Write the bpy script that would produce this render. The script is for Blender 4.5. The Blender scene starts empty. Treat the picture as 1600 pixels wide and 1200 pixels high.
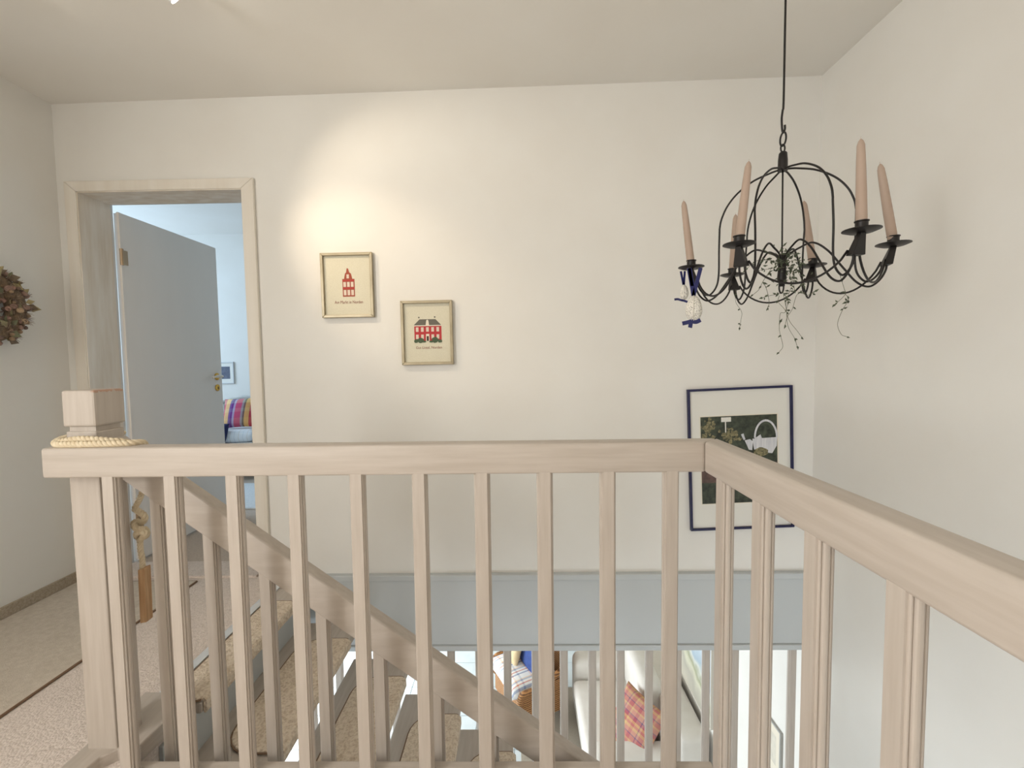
import bpy, bmesh, math, random
from mathutils import Vector, Matrix
random.seed(7)
S = bpy.context.scene
COL = S.collection
PI = math.pi

# ------------------------------------------------------------------ camera
FPX, PITCH, ROLL, YAW, CAMH = 686.87, -.0548, -.0134, -.0148, 1.1391
_f = Vector((math.sin(YAW)*math.cos(PITCH), math.cos(YAW)*math.cos(PITCH), math.sin(PITCH)))
_r0 = Vector((math.cos(YAW), -math.sin(YAW), 0)); _u0 = _r0.cross(_f)
_r = _r0*math.cos(ROLL) + _u0*math.sin(ROLL); _u = _u0*math.cos(ROLL) - _r0*math.sin(ROLL)
cd = bpy.data.cameras.new('camera'); cam = bpy.data.objects.new('camera', cd); COL.objects.link(cam)
cd.sensor_fit = 'HORIZONTAL'; cd.sensor_width = 36; cd.lens = 36*FPX/1600; cd.clip_start = .02
cam.matrix_world = Matrix(((_r.x, _u.x, -_f.x, 0), (_r.y, _u.y, -_f.y, 0), (_r.z, _u.z, -_f.z, CAMH), (0, 0, 0, 1)))
S.camera = cam

def unp(px, py, ax, val):
    """point where the photo's pixel ray meets the plane coordinate[ax] = val"""
    d = _f + _r*((px-800)/FPX) + _u*((600-py)/FPX)
    o = Vector((0, 0, CAMH)); t = (val-o[ax])/d[ax]
    return o + d*t

# ------------------------------------------------------------------ world, lights, exposure
W = bpy.data.worlds.new('sky'); S.world = W; W.use_nodes = True
W.node_tree.nodes['Background'].inputs[0].default_value = (.62, .78, 1, 1)
W.node_tree.nodes['Background'].inputs[1].default_value = 1.0
S.view_settings.view_transform = 'Standard'; S.view_settings.look = 'None'
S.view_settings.gamma = 1; S.view_settings.use_curve_mapping = False
S.view_settings.exposure = 0.22

def area(name, loc, aim, sx, sy, watts, col):
    l = bpy.data.lights.new(name, 'AREA'); l.shape = 'RECTANGLE'; l.size = sx; l.size_y = sy
    l.energy = watts; l.color = col
    o = bpy.data.objects.new(name, l); COL.objects.link(o); o.location = loc
    o.rotation_euler = (Vector(aim)-Vector(loc)).to_track_quat('-Z', 'Y').to_euler(); return o
# daylight entering by the windows
area('hall_window_daylight_offscreen', (-2.27, -.95, 1.47), (1, -.6, 1.35), 1.1, 1.4, 52, (1, .975, .94))
area('bedroom_window_daylight_offscreen', (-4.66, 3.75, 1.55), (-2, 3.75, 1.45), 1.5, 1.3, 36, (.57, .77, 1))
area('living_window_daylight_offscreen', (-3.5, 4.3, -1.45), (0, 4.3, -2.0), 3.2, 1.9, 165, (.86, .94, 1))
area('ground_hall_window_daylight_offscreen', (-.7, -1.93, -1.45), (.2, 2, -1.5), 2.4, 1.7, 62, (.92, .96, 1))

# ------------------------------------------------------------------ materials
def srgb(c):
    return tuple((v/255/12.92 if v/255 <= .04045 else ((v/255+.055)/1.055)**2.4) for v in c) + (1,)
MATS = {}
def mat(name, c, rough=.6, c2=None, scale=8, stretch=(1, 1, 1), bump=0, bscale=60, detail=4, metal=0, spec=.5, bdist=.02):
    if name in MATS: return MATS[name]
    m = bpy.data.materials.new(name); m.use_nodes = True; nt = m.node_tree; N = nt.nodes; L = nt.links
    b = N['Principled BSDF']; b.inputs['Base Color'].default_value = srgb(c)
    b.inputs['Roughness'].default_value = rough; b.inputs['Metallic'].default_value = metal
    b.inputs['Specular IOR Level'].default_value = spec
    tc = N.new('ShaderNodeTexCoord'); mp = N.new('ShaderNodeMapping'); mp.inputs['Scale'].default_value = stretch
    L.new(tc.outputs['Object'], mp.inputs[0])
    if c2:
        n = N.new('ShaderNodeTexNoise'); n.inputs['Scale'].default_value = scale; n.inputs['Detail'].default_value = detail
        r = N.new('ShaderNodeValToRGB'); r.color_ramp.elements[0].color = srgb(c); r.color_ramp.elements[1].color = srgb(c2)
        r.color_ramp.elements[0].position = .32; r.color_ramp.elements[1].position = .68
        L.new(mp.outputs[0], n.inputs['Vector']); L.new(n.outputs[0], r.inputs[0]); L.new(r.outputs[0], b.inputs['Base Color'])
    if bump:
        n2 = N.new('ShaderNodeTexNoise'); n2.inputs['Scale'].default_value = bscale; n2.inputs['Detail'].default_value = 3
        bp = N.new('ShaderNodeBump'); bp.inputs['Strength'].default_value = bump; bp.inputs['Distance'].default_value = bdist
        L.new(mp.outputs[0], n2.inputs['Vector']); L.new(n2.outputs[0], bp.inputs['Height']); L.new(bp.outputs[0], b.inputs['Normal'])
    MATS[name] = m; return m

def mat_loop(name, c, c2, s=140, bump=.8):
    """woven loop carpet: voronoi cells"""
    m = bpy.data.materials.new(name); m.use_nodes = True; N = m.node_tree.nodes; L = m.node_tree.links
    b = N['Principled BSDF']; b.inputs['Roughness'].default_value = .95; b.inputs['Specular IOR Level'].default_value = .1
    tc = N.new('ShaderNodeTexCoord'); v = N.new('ShaderNodeTexVoronoi'); v.inputs['Scale'].default_value = s
    n = N.new('ShaderNodeTexNoise'); n.inputs['Scale'].default_value = 55; n.inputs['Detail'].default_value = 4
    mx = N.new('ShaderNodeMath'); mx.operation = 'MULTIPLY_ADD'; mx.inputs[1].default_value = .55
    r = N.new('ShaderNodeValToRGB'); r.color_ramp.elements[0].color = srgb(c); r.color_ramp.elements[1].color = srgb(c2)
    r.color_ramp.elements[0].position = .3; r.color_ramp.elements[1].position = .9
    bp = N.new('ShaderNodeBump'); bp.invert = True; bp.inputs['Strength'].default_value = bump; bp.inputs['Distance'].default_value = .004
    L.new(tc.outputs['Object'], v.inputs['Vector']); L.new(tc.outputs['Object'], n.inputs['Vector'])
    L.new(v.outputs['Distance'], mx.inputs[0]); L.new(n.outputs[0], mx.inputs[2]); L.new(mx.outputs[0], r.inputs[0])
    L.new(r.outputs[0], b.inputs['Base Color']); L.new(v.outputs['Distance'], bp.inputs['Height']); L.new(bp.outputs[0], b.inputs['Normal'])
    MATS[name] = m; return m

def ramp_node(N, stops):
    r = N.new('ShaderNodeValToRGB'); r.color_ramp.interpolation = 'CONSTANT'; e = r.color_ramp.elements
    while len(e) > 1: e.remove(e[-1])
    e[0].position = stops[0][0]; e[0].color = srgb(stops[0][1])
    for p, c in stops[1:]:
        q = e.new(p); q.color = srgb(c)
    return r
def mat_plaid(name, warp, weft, ku=1, kv=1, mixf=.45, rough=.9):
    """woven check: one stripe ramp along u, one along v"""
    m = bpy.data.materials.new(name); m.use_nodes = True; N = m.node_tree.nodes; L = m.node_tree.links
    b = N['Principled BSDF']; b.inputs['Roughness'].default_value = rough; b.inputs['Specular IOR Level'].default_value = .1
    uv = N.new('ShaderNodeUVMap'); sp = N.new('ShaderNodeSeparateXYZ'); L.new(uv.outputs[0], sp.inputs[0])
    outs = []
    for i, (st, k) in enumerate(((warp, ku), (weft, kv))):
        mm = N.new('ShaderNodeMath'); mm.operation = 'MULTIPLY'; mm.inputs[1].default_value = k
        fr = N.new('ShaderNodeMath'); fr.operation = 'FRACT'; L.new(sp.outputs[i], mm.inputs[0]); L.new(mm.outputs[0], fr.inputs[0])
        r = ramp_node(N, st); L.new(fr.outputs[0], r.inputs[0]); outs.append(r.outputs[0])
    mx = N.new('ShaderNodeMix'); mx.data_type = 'RGBA'; mx.inputs[0].default_value = mixf
    L.new(outs[0], mx.inputs[6]); L.new(outs[1], mx.inputs[7]); L.new(mx.outputs[2], b.inputs['Base Color'])
    MATS[name] = m; return m

def mat_wicker(name, c, c2, s=90):
    m = bpy.data.materials.new(name); m.use_nodes = True; N = m.node_tree.nodes; L = m.node_tree.links
    b = N['Principled BSDF']; b.inputs['Roughness'].default_value = .6
    tc = N.new('ShaderNodeTexCoord'); w = N.new('ShaderNodeTexWave'); w.bands_direction = 'Z'; w.inputs['Scale'].default_value = s/6; w.inputs['Distortion'].default_value = 2
    w2 = N.new('ShaderNodeTexNoise'); w2.inputs['Scale'].default_value = s
    ad = N.new('ShaderNodeMath'); ad.operation = 'MULTIPLY'
    r = N.new('ShaderNodeValToRGB'); r.color_ramp.elements[0].color = srgb(c2); r.color_ramp.elements[1].color = srgb(c); r.color_ramp.elements[1].position = .45
    bp = N.new('ShaderNodeBump'); bp.inputs['Strength'].default_value = .6; bp.inputs['Distance'].default_value = .006
    L.new(tc.outputs['Object'], w.inputs['Vector']); L.new(tc.outputs['Object'], w2.inputs['Vector'])
    L.new(w.outputs[1], ad.inputs[0]); L.new(w2.outputs[0], ad.inputs[1]); L.new(ad.outputs[0], r.inputs[0])
    L.new(r.outputs[0], b.inputs['Base Color']); L.new(w.outputs[1], bp.inputs['Height']); L.new(bp.outputs[0], b.inputs['Normal'])
    MATS[name] = m; return m

M = {}
M['wall'] = mat('wall_plaster', (237, 235, 229), .85, (234, 231, 224), 3, bump=.10, bscale=26, bdist=.004, spec=.2)
M['ceil'] = mat('ceiling_paint', (239, 236, 229), .9, (236, 232, 224), 2, bump=.06, bscale=30, bdist=.004, spec=.15)
M['white'] = mat('white_paint', (232, 233, 232), .55)
M['fascia'] = mat('grey_white_paint', (196, 200, 200), .6)
M['wood'] = mat('limewashed_beech', (198, 188, 177), .5, (187, 176, 164), 5, (1, 14, 14), bump=.06, bscale=20, bdist=.003)
M['wood_y'] = mat('limewashed_beech_y', (198, 188, 177), .5, (187, 176, 164), 5, (14, 1, 14), bump=.06, bscale=20, bdist=.003)
M['wood_z'] = mat('limewashed_beech_z', (198, 188, 177), .5, (187, 176, 164), 5, (14, 14, 1), bump=.06, bscale=20, bdist=.003)
M['wood_rail'] = mat('limewashed_beech_slope', (198, 188, 177), .5, (187, 176, 164), 5, (2, 14, 10), bump=.06, bscale=20, bdist=.003)
M['wood_tread'] = mat('tread_beech', (198, 188, 177), .5, (187, 176, 164), 5, (14, 1, 14), bump=.05, bscale=20, bdist=.003)
M['screen'] = M['wood_z']
M['frame_cream'] = mat('door_frame_pine', (236, 230, 219), .5, (228, 220, 206), 2.2, (9, 9, .55), detail=7)
M['leaf'] = mat('door_leaf_paint', (246, 240, 233), .5, (242, 236, 229), 2, (2, 2, .5))
M['brass'] = mat('brass', (214, 170, 84), .25, metal=1)
M['porcelain'] = mat('porcelain', (236, 230, 220), .25)
M['carpet'] = mat_loop('hall_carpet', (204, 190, 178), (230, 217, 207), 150, .6)
M['runner'] = mat('runner_carpet', (214, 203, 188), .95, (200, 188, 172), 60, (1, 1, 1), bump=.5, bscale=300, bdist=.004, spec=.1)
M['skirt'] = mat('carpet_skirting', (190, 177, 158), .95, (166, 152, 132), 120, bump=.5, bscale=300, bdist=.004, spec=.1)
M['mat'] = mat_loop('stair_mat_loop', (190, 168, 143), (232, 217, 197), 105, 1.0)
M['bind'] = mat('mat_binding', (132, 108, 86), .9)
M['alu'] = mat('aluminium_strip', (224, 227, 229), .4, metal=.15)
M['iron'] = mat('black_iron', (27, 25, 25), .42, (36, 31, 29), 30, metal=.2)
M['candle'] = mat('candle_wax', (186, 165, 149), .5, (178, 156, 139), 6, spec=.3)
M['wick'] = mat('wick', (214, 204, 192), .9)
M['green'] = mat('plant_green', (70, 80, 62), .7, (98, 106, 84), 40)
M['stem'] = mat('plant_stem', (104, 104, 84), .8)
M['navy'] = mat('navy_ribbon', (38, 42, 98), .45)
M['egg'] = mat('crochet_cotton', (232, 228, 216), .9, (205, 200, 188), 120, bump=.4, bscale=250, bdist=.003)
M['gap'] = mat('crochet_gap', (96, 92, 88), .95)
M['gilt'] = mat('champagne_frame', (176, 164, 138), .35, (160, 148, 122), 12, metal=.35)
M['linen'] = mat('linen_cloth', (222, 217, 196), .9, (215, 209, 187), 200, bump=.15, bscale=500, bdist=.001)
M['blueframe'] = mat('blue_frame', (24, 26, 70), .4)
M['mount'] = mat('mount_board', (232, 230, 222), .8)
M['red'] = mat('thread_red', (186, 62, 66), .9); M['rust'] = mat('thread_rust', (164, 84, 66), .9)
M['pane_st'] = mat('thread_pale', (222, 206, 190), .9); M['slate'] = mat('thread_slate', (112, 108, 98), .9)
M['dkgreen'] = mat('thread_green', (66, 84, 66), .9, (96, 110, 84), 300); M['thread'] = mat('thread_brown', (140, 84, 72), .9)
M['cream_st'] = mat('thread_cream', (232, 224, 206), .9); M['dark_st'] = mat('thread_dark', (66, 54, 50), .9)
M['rope'] = mat('cotton_rope', (232, 218, 190), .85, (216, 198, 166), 60)
M['block'] = mat('driftwood', (206, 170, 130), .7, (178, 138, 98), 8, (14, 14, 1), bump=.3, bscale=30, bdist=.004)
M['sofa'] = mat('sofa_linen', (232, 228, 220), .85, (226, 221, 212), 8, bump=.08, bscale=400, bdist=.002)
M['tile'] = mat('floor_tile', (216, 226, 229), .3, (204, 216, 221), 6); M['grout'] = mat('tile_grout', (150, 162, 168), .8)
M['rug'] = mat('living_rug', (172, 164, 150), .95, (156, 148, 134), 60, (1, 8, 1), bump=.4, bscale=200, bdist=.004)
M['bedcarpet'] = mat('bedroom_carpet', (206, 190, 174), .95, (190, 174, 158), 90, bump=.3, bscale=300, bdist=.004)
M['palerug'] = mat('pale_rug', (226, 228, 228), .95, (214, 216, 217), 60, bump=.4, bscale=220, bdist=.006)
M['wicker'] = mat_wicker('brown_wicker', (190, 138, 84), (96, 60, 34)); M['wickerw'] = mat_wicker('white_wicker', (240, 240, 236), (190, 190, 186), 120)
M['darkleg'] = mat('dark_wood', (70, 44, 34), .5); M['blue'] = mat('blue_cloth', (54, 78, 140), .85, (46, 66, 124), 20)
M['sand'] = mat('sand_cloth', (222, 200, 160), .9, (208, 184, 142), 20); M['black'] = mat('black_plastic', (20, 22, 28), .4)
M['lampwhite'] = mat('lamp_white_metal', (236, 234, 230), .35)
M['glass'] = None

# ------------------------------------------------------------------ mesh helpers
class MB:
    def __init__(s): s.v = []; s.f = []; s.uv = {}
    def add(s, vs, fs):
        n = len(s.v); s.v += [tuple(p) for p in vs]; s.f += [tuple(i+n for i in q) for q in fs]; return s
    def box(s, a, b):
        (x0, y0, z0), (x1, y1, z1) = a, b
        return s.add([(x0, y0, z0), (x1, y0, z0), (x1, y1, z0), (x0, y1, z0), (x0, y0, z1), (x1, y0, z1), (x1, y1, z1), (x0, y1, z1)],
                     [(0, 3, 2, 1), (4, 5, 6, 7), (0, 1, 5, 4), (1, 2, 6, 5), (2, 3, 7, 6), (3, 0, 4, 7)])
    def prism(s, poly, n, d):
        """poly: list of 3-D points, extruded by vector d"""
        k = len(poly); d = Vector(d); P = [Vector(p) for p in poly]
        vs = P + [p+d for p in P]
        return s.add(vs, [tuple(range(k))[::-1], tuple(range(k, 2*k))] + [(i, (i+1) % k, k+(i+1) % k, k+i) for i in range(k)])
    def tube(s, pts, r, n=8, closed=False, caps=True):
        P = [Vector(p) for p in pts]; m = len(P)
        rr = r if isinstance(r, (list, tuple)) else [r]*m
        T = []
        for i in range(m):
            a = P[(i-1) % m] if (closed or i > 0) else P[i]; b = P[(i+1) % m] if (closed or i < m-1) else P[i]
            t = (b-a); T.append(t.normalized() if t.length > 1e-9 else Vector((0, 0, 1)))
        up = Vector((0, 0, 1)) if abs(T[0].z) < .9 else Vector((1, 0, 0))
        nrm = T[0].cross(up).normalized(); vs = []
        for i in range(m):
            if i: nrm = (nrm - T[i]*nrm.dot(T[i])).normalized()
            bn = T[i].cross(nrm)
            for k in range(n):
                a = 2*PI*k/n; vs.append(P[i] + (nrm*math.cos(a)+bn*math.sin(a))*rr[i])
        fs = []
        for i in range(m if closed else m-1):
            j = (i+1) % m
            for k in range(n):
                fs.append((i*n+k, i*n+(k+1) % n, j*n+(k+1) % n, j*n+k))
        if caps and not closed: fs += [tuple(range(n))[::-1], tuple(range((m-1)*n, m*n))]
        return s.add(vs, fs)
    def lathe(s, prof, n=20, c=(0, 0, 0), axis=None):
        """prof: list of (radius, height)"""
        vs = []; q = Vector((0, 0, 1)).rotation_difference(Vector(axis)) if axis is not None else None
        for r, h in prof:
            for k in range(n):
                p = Vector((r*math.cos(2*PI*k/n), r*math.sin(2*PI*k/n), h))
                vs.append((q @ p if q else p) + Vector(c))
        fs = [(i*n+k, i*n+(k+1) % n, (i+1)*n+(k+1) % n, (i+1)*n+k) for i in range(len(prof)-1) for k in range(n)]
        fs += [tuple(range(n))[::-1], tuple(range((len(prof)-1)*n, len(prof)*n))]
        return s.add(vs, fs)
    def build(s, name, m, parent=None, bevel=0, smooth=False, segs=2, sub=0, ang=None):
        me = bpy.data.meshes.new(name); me.from_pydata(s.v, [], s.f)
        bm = bmesh.new(); bm.from_mesh(me)
        if bevel:
            ed = [e for e in bm.edges if len(e.link_faces) == 2 and e.calc_face_angle(0) > .5]
            bmesh.ops.bevel(bm, geom=ed, offset=bevel, segments=segs, profile=.5, affect='EDGES', clamp_overlap=True)
        bmesh.ops.recalc_face_normals(bm, faces=bm.faces)
        bm.to_mesh(me); bm.free(); me.validate()
        if smooth:
            for p in me.polygons: p.use_smooth = True
            if ang is not None:
                try: me.set_sharp_from_angle(angle=ang)
                except Exception: pass
        o = bpy.data.objects.new(name, me); COL.objects.link(o)
        if m is not None: me.materials.append(m)
        if sub:
            md = o.modifiers.new('subdivision', 'SUBSURF'); md.levels = sub; md.render_levels = sub
        if parent is not None: put(o, parent)
        return o
def put(o, parent):
    """parent keeping world coordinates (all meshes are written in world space)"""
    o.parent = parent; o.matrix_parent_inverse = (Matrix.Translation(parent.location) @ parent.rotation_euler.to_matrix().to_4x4()).inverted() if parent.parent is None else Matrix.Identity(4)
    return o
def box(name, a, b, m, parent=None, bevel=0, **k): return MB().box(a, b).build(name, m, parent, bevel, **k)
def tag(o, label, cat=None, group=None):
    o['label'] = label
    if cat: o['category'] = cat
    if group: o['group'] = group
    return o
def struct(o, label=None):
    o['kind'] = 'structure'
    if label: o['label'] = label
    return o
def thing(name, label, cat, loc, group=None):
    o = bpy.data.objects.new(name, None); COL.objects.link(o); o.location = loc; o.empty_display_size = .05
    return tag(o, label, cat, group)
def spline(pts, n=12):
    """Catmull-Rom through points"""
    P = [Vector(p) for p in pts]; P = [P[0]*2-P[1]] + P + [P[-1]*2-P[-2]]; out = []
    for i in range(1, len(P)-2):
        for k in range(n):
            t = k/n; a, b, c, d = P[i-1:i+3]
            out.append(.5*((2*b)+(c-a)*t+(2*a-5*b+4*c-d)*t*t+(3*b-a-3*c+d)*t**3))
    out.append(P[-2]); return out
def pillow(name, m, parent, c, w, h, t, X, Y, nu=14, p=2.2, pinch=.06):
    """soft cushion: centre c, half axes w along X, h along Y, thickness t along XxY, with uv"""
    X = Vector(X).normalized(); Y = Vector(Y).normalized(); Z = X.cross(Y); c = Vector(c)
    vs = []; fs = []; uvs = []
    for side in (1, -1):
        for j in range(nu+1):
            for i in range(nu+1):
                a = i/nu*2-1; b = j/nu*2-1
                k = 1-pinch*((1-a*a)*abs(b)**3); l = 1-pinch*((1-b*b)*abs(a)**3)
                zz = t*.5*((1-abs(a)**p)*(1-abs(b)**p))**.5*side
                vs.append(c + X*(a*w*.5*l) + Y*(b*h*.5*k) + Z*zz); uvs.append(((a+1)/2, (b+1)/2))
    q = (nu+1)**2
    for s_ in (0, 1):
        for j in range(nu):
            for i in range(nu):
                f = [s_*q+j*(nu+1)+i, s_*q+j*(nu+1)+i+1, s_*q+(j+1)*(nu+1)+i+1, s_*q+(j+1)*(nu+1)+i]
                fs.append(tuple(f if s_ == 0 else f[::-1]))
    me = bpy.data.meshes.new(name); me.from_pydata(vs, [], fs); ul = me.uv_layers.new(name='UVMap')
    for lp in me.loops: ul.data[lp.index].uv = uvs[lp.vertex_index]
    for p_ in me.polygons: p_.use_smooth = True
    bm = bmesh.new(); bm.from_mesh(me); bmesh.ops.remove_doubles(bm, verts=bm.verts, dist=1e-5); bm.to_mesh(me); bm.free()
    o = bpy.data.objects.new(name, me); COL.objects.link(o); me.materials.append(m)
    if parent is not None: put(o, parent)
    return o
def soft(name, a, b, m, parent=None, r=.04, segs=4):
    return MB().box(a, b).build(name, m, parent, bevel=r, smooth=True, segs=segs)

# ------------------------------------------------------------------ the setting
XL, XR, YB, YF = -2.341, 1.511, 2.261, -2.0      # hall walls
G = -2.66                                        # ground floor level
SL = -.36                                        # underside of the upper floor
DL, DR, DT = -2.231, -1.386, 2.02                # door opening
WT = .17
def cz(x): return 2.492 + .0147*x
b = MB(); 
b.add([(XL-.1, YF-.1, cz(XL)), (XR+.1, YF-.1, cz(XR)), (XR+.1, YB+WT, cz(XR)), (XL-.1, YB+WT, cz(XL)),
       (XL-.1, YF-.1, 2.75), (XR+.1, YF-.1, 2.75), (XR+.1, YB+WT, 2.75), (XL-.1, YB+WT, 2.75)],
      [(0, 1, 2, 3), (7, 6, 5, 4), (0, 4, 5, 1), (1, 5, 6, 2), (2, 6, 7, 3), (3, 7, 4, 0)])
struct(b.build('ceiling', M['ceil']), 'pale beige painted hall ceiling')
b = MB(); b.box((XL, YB, 0), (DL, YB+WT, 2.6)).box((DR, YB, 0), (XR, YB+WT, 2.6)).box((DL, YB, DT), (DR, YB+WT, 2.6))
struct(b.build('wall_back', M['wall']), 'off-white plaster wall with the open door and small pictures')
b = MB(); b.box((XL-.1, YF-.1, SL), (XL, -1.7, 2.6)).box((XL-.1, -.2, SL), (XL, YB+WT, 2.6)).box((XL-.1, -1.7, SL), (XL, -.2, .9)).box((XL-.1, -1.7, 2.05), (XL, -.2, 2.6))
struct(b.build('wall_left', M['wall']), 'off-white plaster wall with dried flower wreath')
struct(box('wall_right', (XR, YF-.1, G), (XR+.1, 6.3, 2.6), M['wall']), 'tall off-white wall running down the stairwell')
b = MB(); wx0, wx1, wz0, wz1 = -1.7, -.2, .9, 2.05
b.box((XL, YF-.1, SL), (XR, YF, 2.6))
struct(b.build('wall_front', M['wall']), 'off-white wall behind the landing')
# upper floor: landing with carpet, cut out around the stairwell
LE = -1.243
b = MB(); b.box((XL, YF, SL), (.44, 1.13, 0)).box((XL, 1.13, SL), (-1.13, 1.40, 0)).box((XL, 1.40, SL), (LE, YB+WT, 0)).box((.44, YF, SL), (XR, -.95, 0))
struct(b.build('floor', M['carpet']), 'pinkish beige carpet of the upper landing')
# bedroom behind the door
BX0, BX1, BY1, BZ = -4.8, -.9, 4.9, 2.57
struct(box('floor_bedroom', (BX0, YB+WT, SL), (XR, 6.2, 0), M['bedcarpet']), 'beige bedroom carpet seen through the door')
struct(box('wall_bedroom_back', (BX0, BY1, 0), (BX1, BY1+.1, 2.8), M['wall']), 'pale bedroom wall behind wicker chair')
struct(box('wall_bedroom_right', (BX1, YB+WT, 0), (BX1+.1, BY1+.1, 2.8), M['wall']), 'pale side wall of bedroom')
b = MB(); y0, y1, z0, z1 = 3.0, 4.5, .9, 2.2
b.box((BX0-.1, YB, 0), (BX0, y0, 2.8)).box((BX0-.1, y1, 0), (BX0, BY1+.1, 2.8)).box((BX0-.1, y0, 0), (BX0, y1, z0)).box((BX0-.1, y0, z1), (BX0, y1, 2.8))
struct(b.build('wall_bedroom_left', M['wall']), 'bedroom wall with window')
struct(box('wall_bedroom_front', (BX0, YB, 0), (XL-.1, YB+WT, 2.8), M['wall']), 'bedroom wall beside the door')
struct(box('ceiling_bedroom', (BX0, YB+WT, BZ), (BX1+.1, BY1+.1, 2.8), M['wall']), 'white bedroom ceiling')
# ground floor
GX0, GY1 = -3.7, 6.2
struct(box('floor_ground', (GX0, YF, G-.15), (XR, GY1, G-.008), M['grout']), 'grouted base of tiled living room floor')
b = MB(); y0, y1, z0, z1 = 2.7, 5.9, G+.15, G+2.15
b.box((GX0-.1, YF, G), (GX0, y0, SL)).box((GX0-.1, y1, G), (GX0, GY1, SL)).box((GX0-.1, y0, G), (GX0, y1, z0)).box((GX0-.1, y0, z1), (GX0, y1, SL))
struct(b.build('wall_ground_left', M['wall']), 'living room wall with large window')
struct(box('wall_ground_back', (GX0, GY1, G), (XR, GY1+.1, SL), M['wall']), 'far living room wall')
b = MB(); b.box((GX0, YF-.1, G), (-2.0, YF, SL)).box((.6, YF-.1, G), (XR, YF, SL)).box((-2.0, YF-.1, G), (.6, YF, G+.25)).box((-2.0, YF-.1, G+2.1), (.6, YF, SL))
struct(b.build('wall_ground_front', M['wall']), 'ground floor wall with window below landing')
struct(box('ceiling_ground', (GX0, YF, SL-.02), (LE-.1, 2.2, SL), M['wall']), 'white ceiling under the landing')
# floor tiles of the living room, one object each
tm = None; root = bpy.data.objects['floor_ground']
for ix in range(13):
    for iy in range(11):
        x0 = GX0+.02+ix*.4; yy = 1.62+iy*.412
        if x0+.4 > XR: continue
        if tm is None:
            t0 = MB().box((0, 0, -.008), (.394, .406, .0)).build('tile', M['tile'], None, bevel=.0015, segs=1); tm = t0
            o = t0
        else:
            o = bpy.data.objects.new('tile', tm.data); COL.objects.link(o)
        o.parent = root; o.location = (x0, yy, G)
# windows (frames and panes) that let the daylight in
gm = bpy.data.materials.new('window_glass'); gm.use_nodes = True
gN = gm.node_tree.nodes; gN['Principled BSDF'].inputs['Transmission Weight'].default_value = 1; gN['Principled BSDF'].inputs['Roughness'].default_value = .02
gN['Principled BSDF'].inputs['IOR'].default_value = 1.05
def window(n, ax, pos, a0, a1, z0, z1, label, bars=1):
    """ax 0: in an x = pos wall, ax 1: in a y = pos wall"""
    def P(a, d, z): return (pos+d, a, z) if ax == 0 else (a, pos+d, z)
    m = MB(); fw = .05
    def bx(a, c, lo, hi, d0=-.03, d1=.03):
        p, q = P(a, d0, lo), P(c, d1, hi); m.box(tuple(map(min, p, q)), tuple(map(max, p, q)))
    bx(a0, a0+fw, z0, z1); bx(a1-fw, a1, z0, z1); bx(a0+fw, a1-fw, z0, z0+fw); bx(a0+fw, a1-fw, z1-fw, z1)
    for k in range(bars):
        c = a0+(a1-a0)*(k+1)/(bars+1); bx(c-.025, c+.025, z0+fw, z1-fw)
    o = m.build('window_%d' % n, M['white']); struct(o, label)
    w = (a1-a0)/(bars+1)
    for k in range(bars+1):
        p, q = P(a0+k*w+.02, -.004, z0+.03), P(a0+(k+1)*w-.02, .004, z1-.03)
        put(MB().box(tuple(map(min, p, q)), tuple(map(max, p, q))).build('pane', gm), o)
window(1, 0, XL-.05, wx0, wx1, wz0, wz1, 'white framed landing window', 1)
window(2, 0, BX0-.05, 3.0, 4.5, .9, 2.2, 'white framed bedroom window')
window(3, 0, GX0-.05, 2.7, 5.9, G+.15, G+2.15, 'wide white framed living room window', 2)
window(4, 1, YF-.05, -2.0, .6, G+.25, G+2.1, 'white framed ground floor window', 1)

# edge board below the back wall over the stairwell
t = struct(box('trim_1', (LE, 2.238, SL), (XR, YB+.05, -.012), M['fascia'], bevel=.003), 'grey-white edge board of the upper floor below back wall')
put(box('top_bead', (LE, 2.23, -.012), (XR, YB+.02, .02), M['fascia'], bevel=.005), t)
put(box('bottom_bead', (LE, 2.226, SL-.028), (XR, YB+.06, SL), M['fascia'], bevel=.004), t)
# carpet covered skirting along the left wall
struct(box('baseboard_left', (XL, YF, 0), (XL+.014, YB, .058), M['skirt']), 'carpet-covered skirting strip along left wall')
struct(box('baseboard_back', (DR+.066, YB-.013, 0), (LE-.002, YB, .058), M['skirt']), 'carpet-covered skirting strip beside the door frame')

# door: frame, leaf
d = MB(); 
ax0, ax1, at = -2.29, -1.323, 2.072
for q in ([(ax0, 0), (DL, 0), (DL, DT), (ax0, at)], [(DR, 0), (ax1, 0), (ax1, at), (DR, DT)], [(DL+.0006, DT), (DR-.0006, DT), (ax1-.0006, at), (ax0+.0006, at)]): d.prism([(a, YB, c) for a, c in q], None, (0, -.018, 0))
dd = d.build('door_1', M['frame_cream'], bevel=.003); struct(dd, 'cream pine door frame with grey-white leaf standing open')
j = MB().box((DL-.002, YB-.012, 0), (DL+.004, YB+WT+.0, DT)).box((DR-.003, YB-.012, 0), (DR+.002, YB+WT, DT)).box((DL+.004, YB-.012, DT-.004), (DR-.003, YB+WT, DT+.002))
put(j.build('door_lining', mat('door_lining_pine', (242, 235, 224), .5, (222, 209, 190), 3.2, (4, 9, .9), detail=9), bevel=.002), dd)
a2 = MB().box((ax0, YB+WT, 0), (DL, YB+WT+.018, at)).box((DR, YB+WT, 0), (ax1, YB+WT+.018, at)).box((DL, YB+WT, DT), (DR, YB+WT+.018, at))
put(a2.build('architrave', M['white'], bevel=.003), dd)
put(box('threshold', (DL+.022, YB, 0), (DR-.022, YB+WT, .012), M['carpet']), dd)
LX, LY0, LY1 = -2.203, 2.462, 3.235
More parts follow.
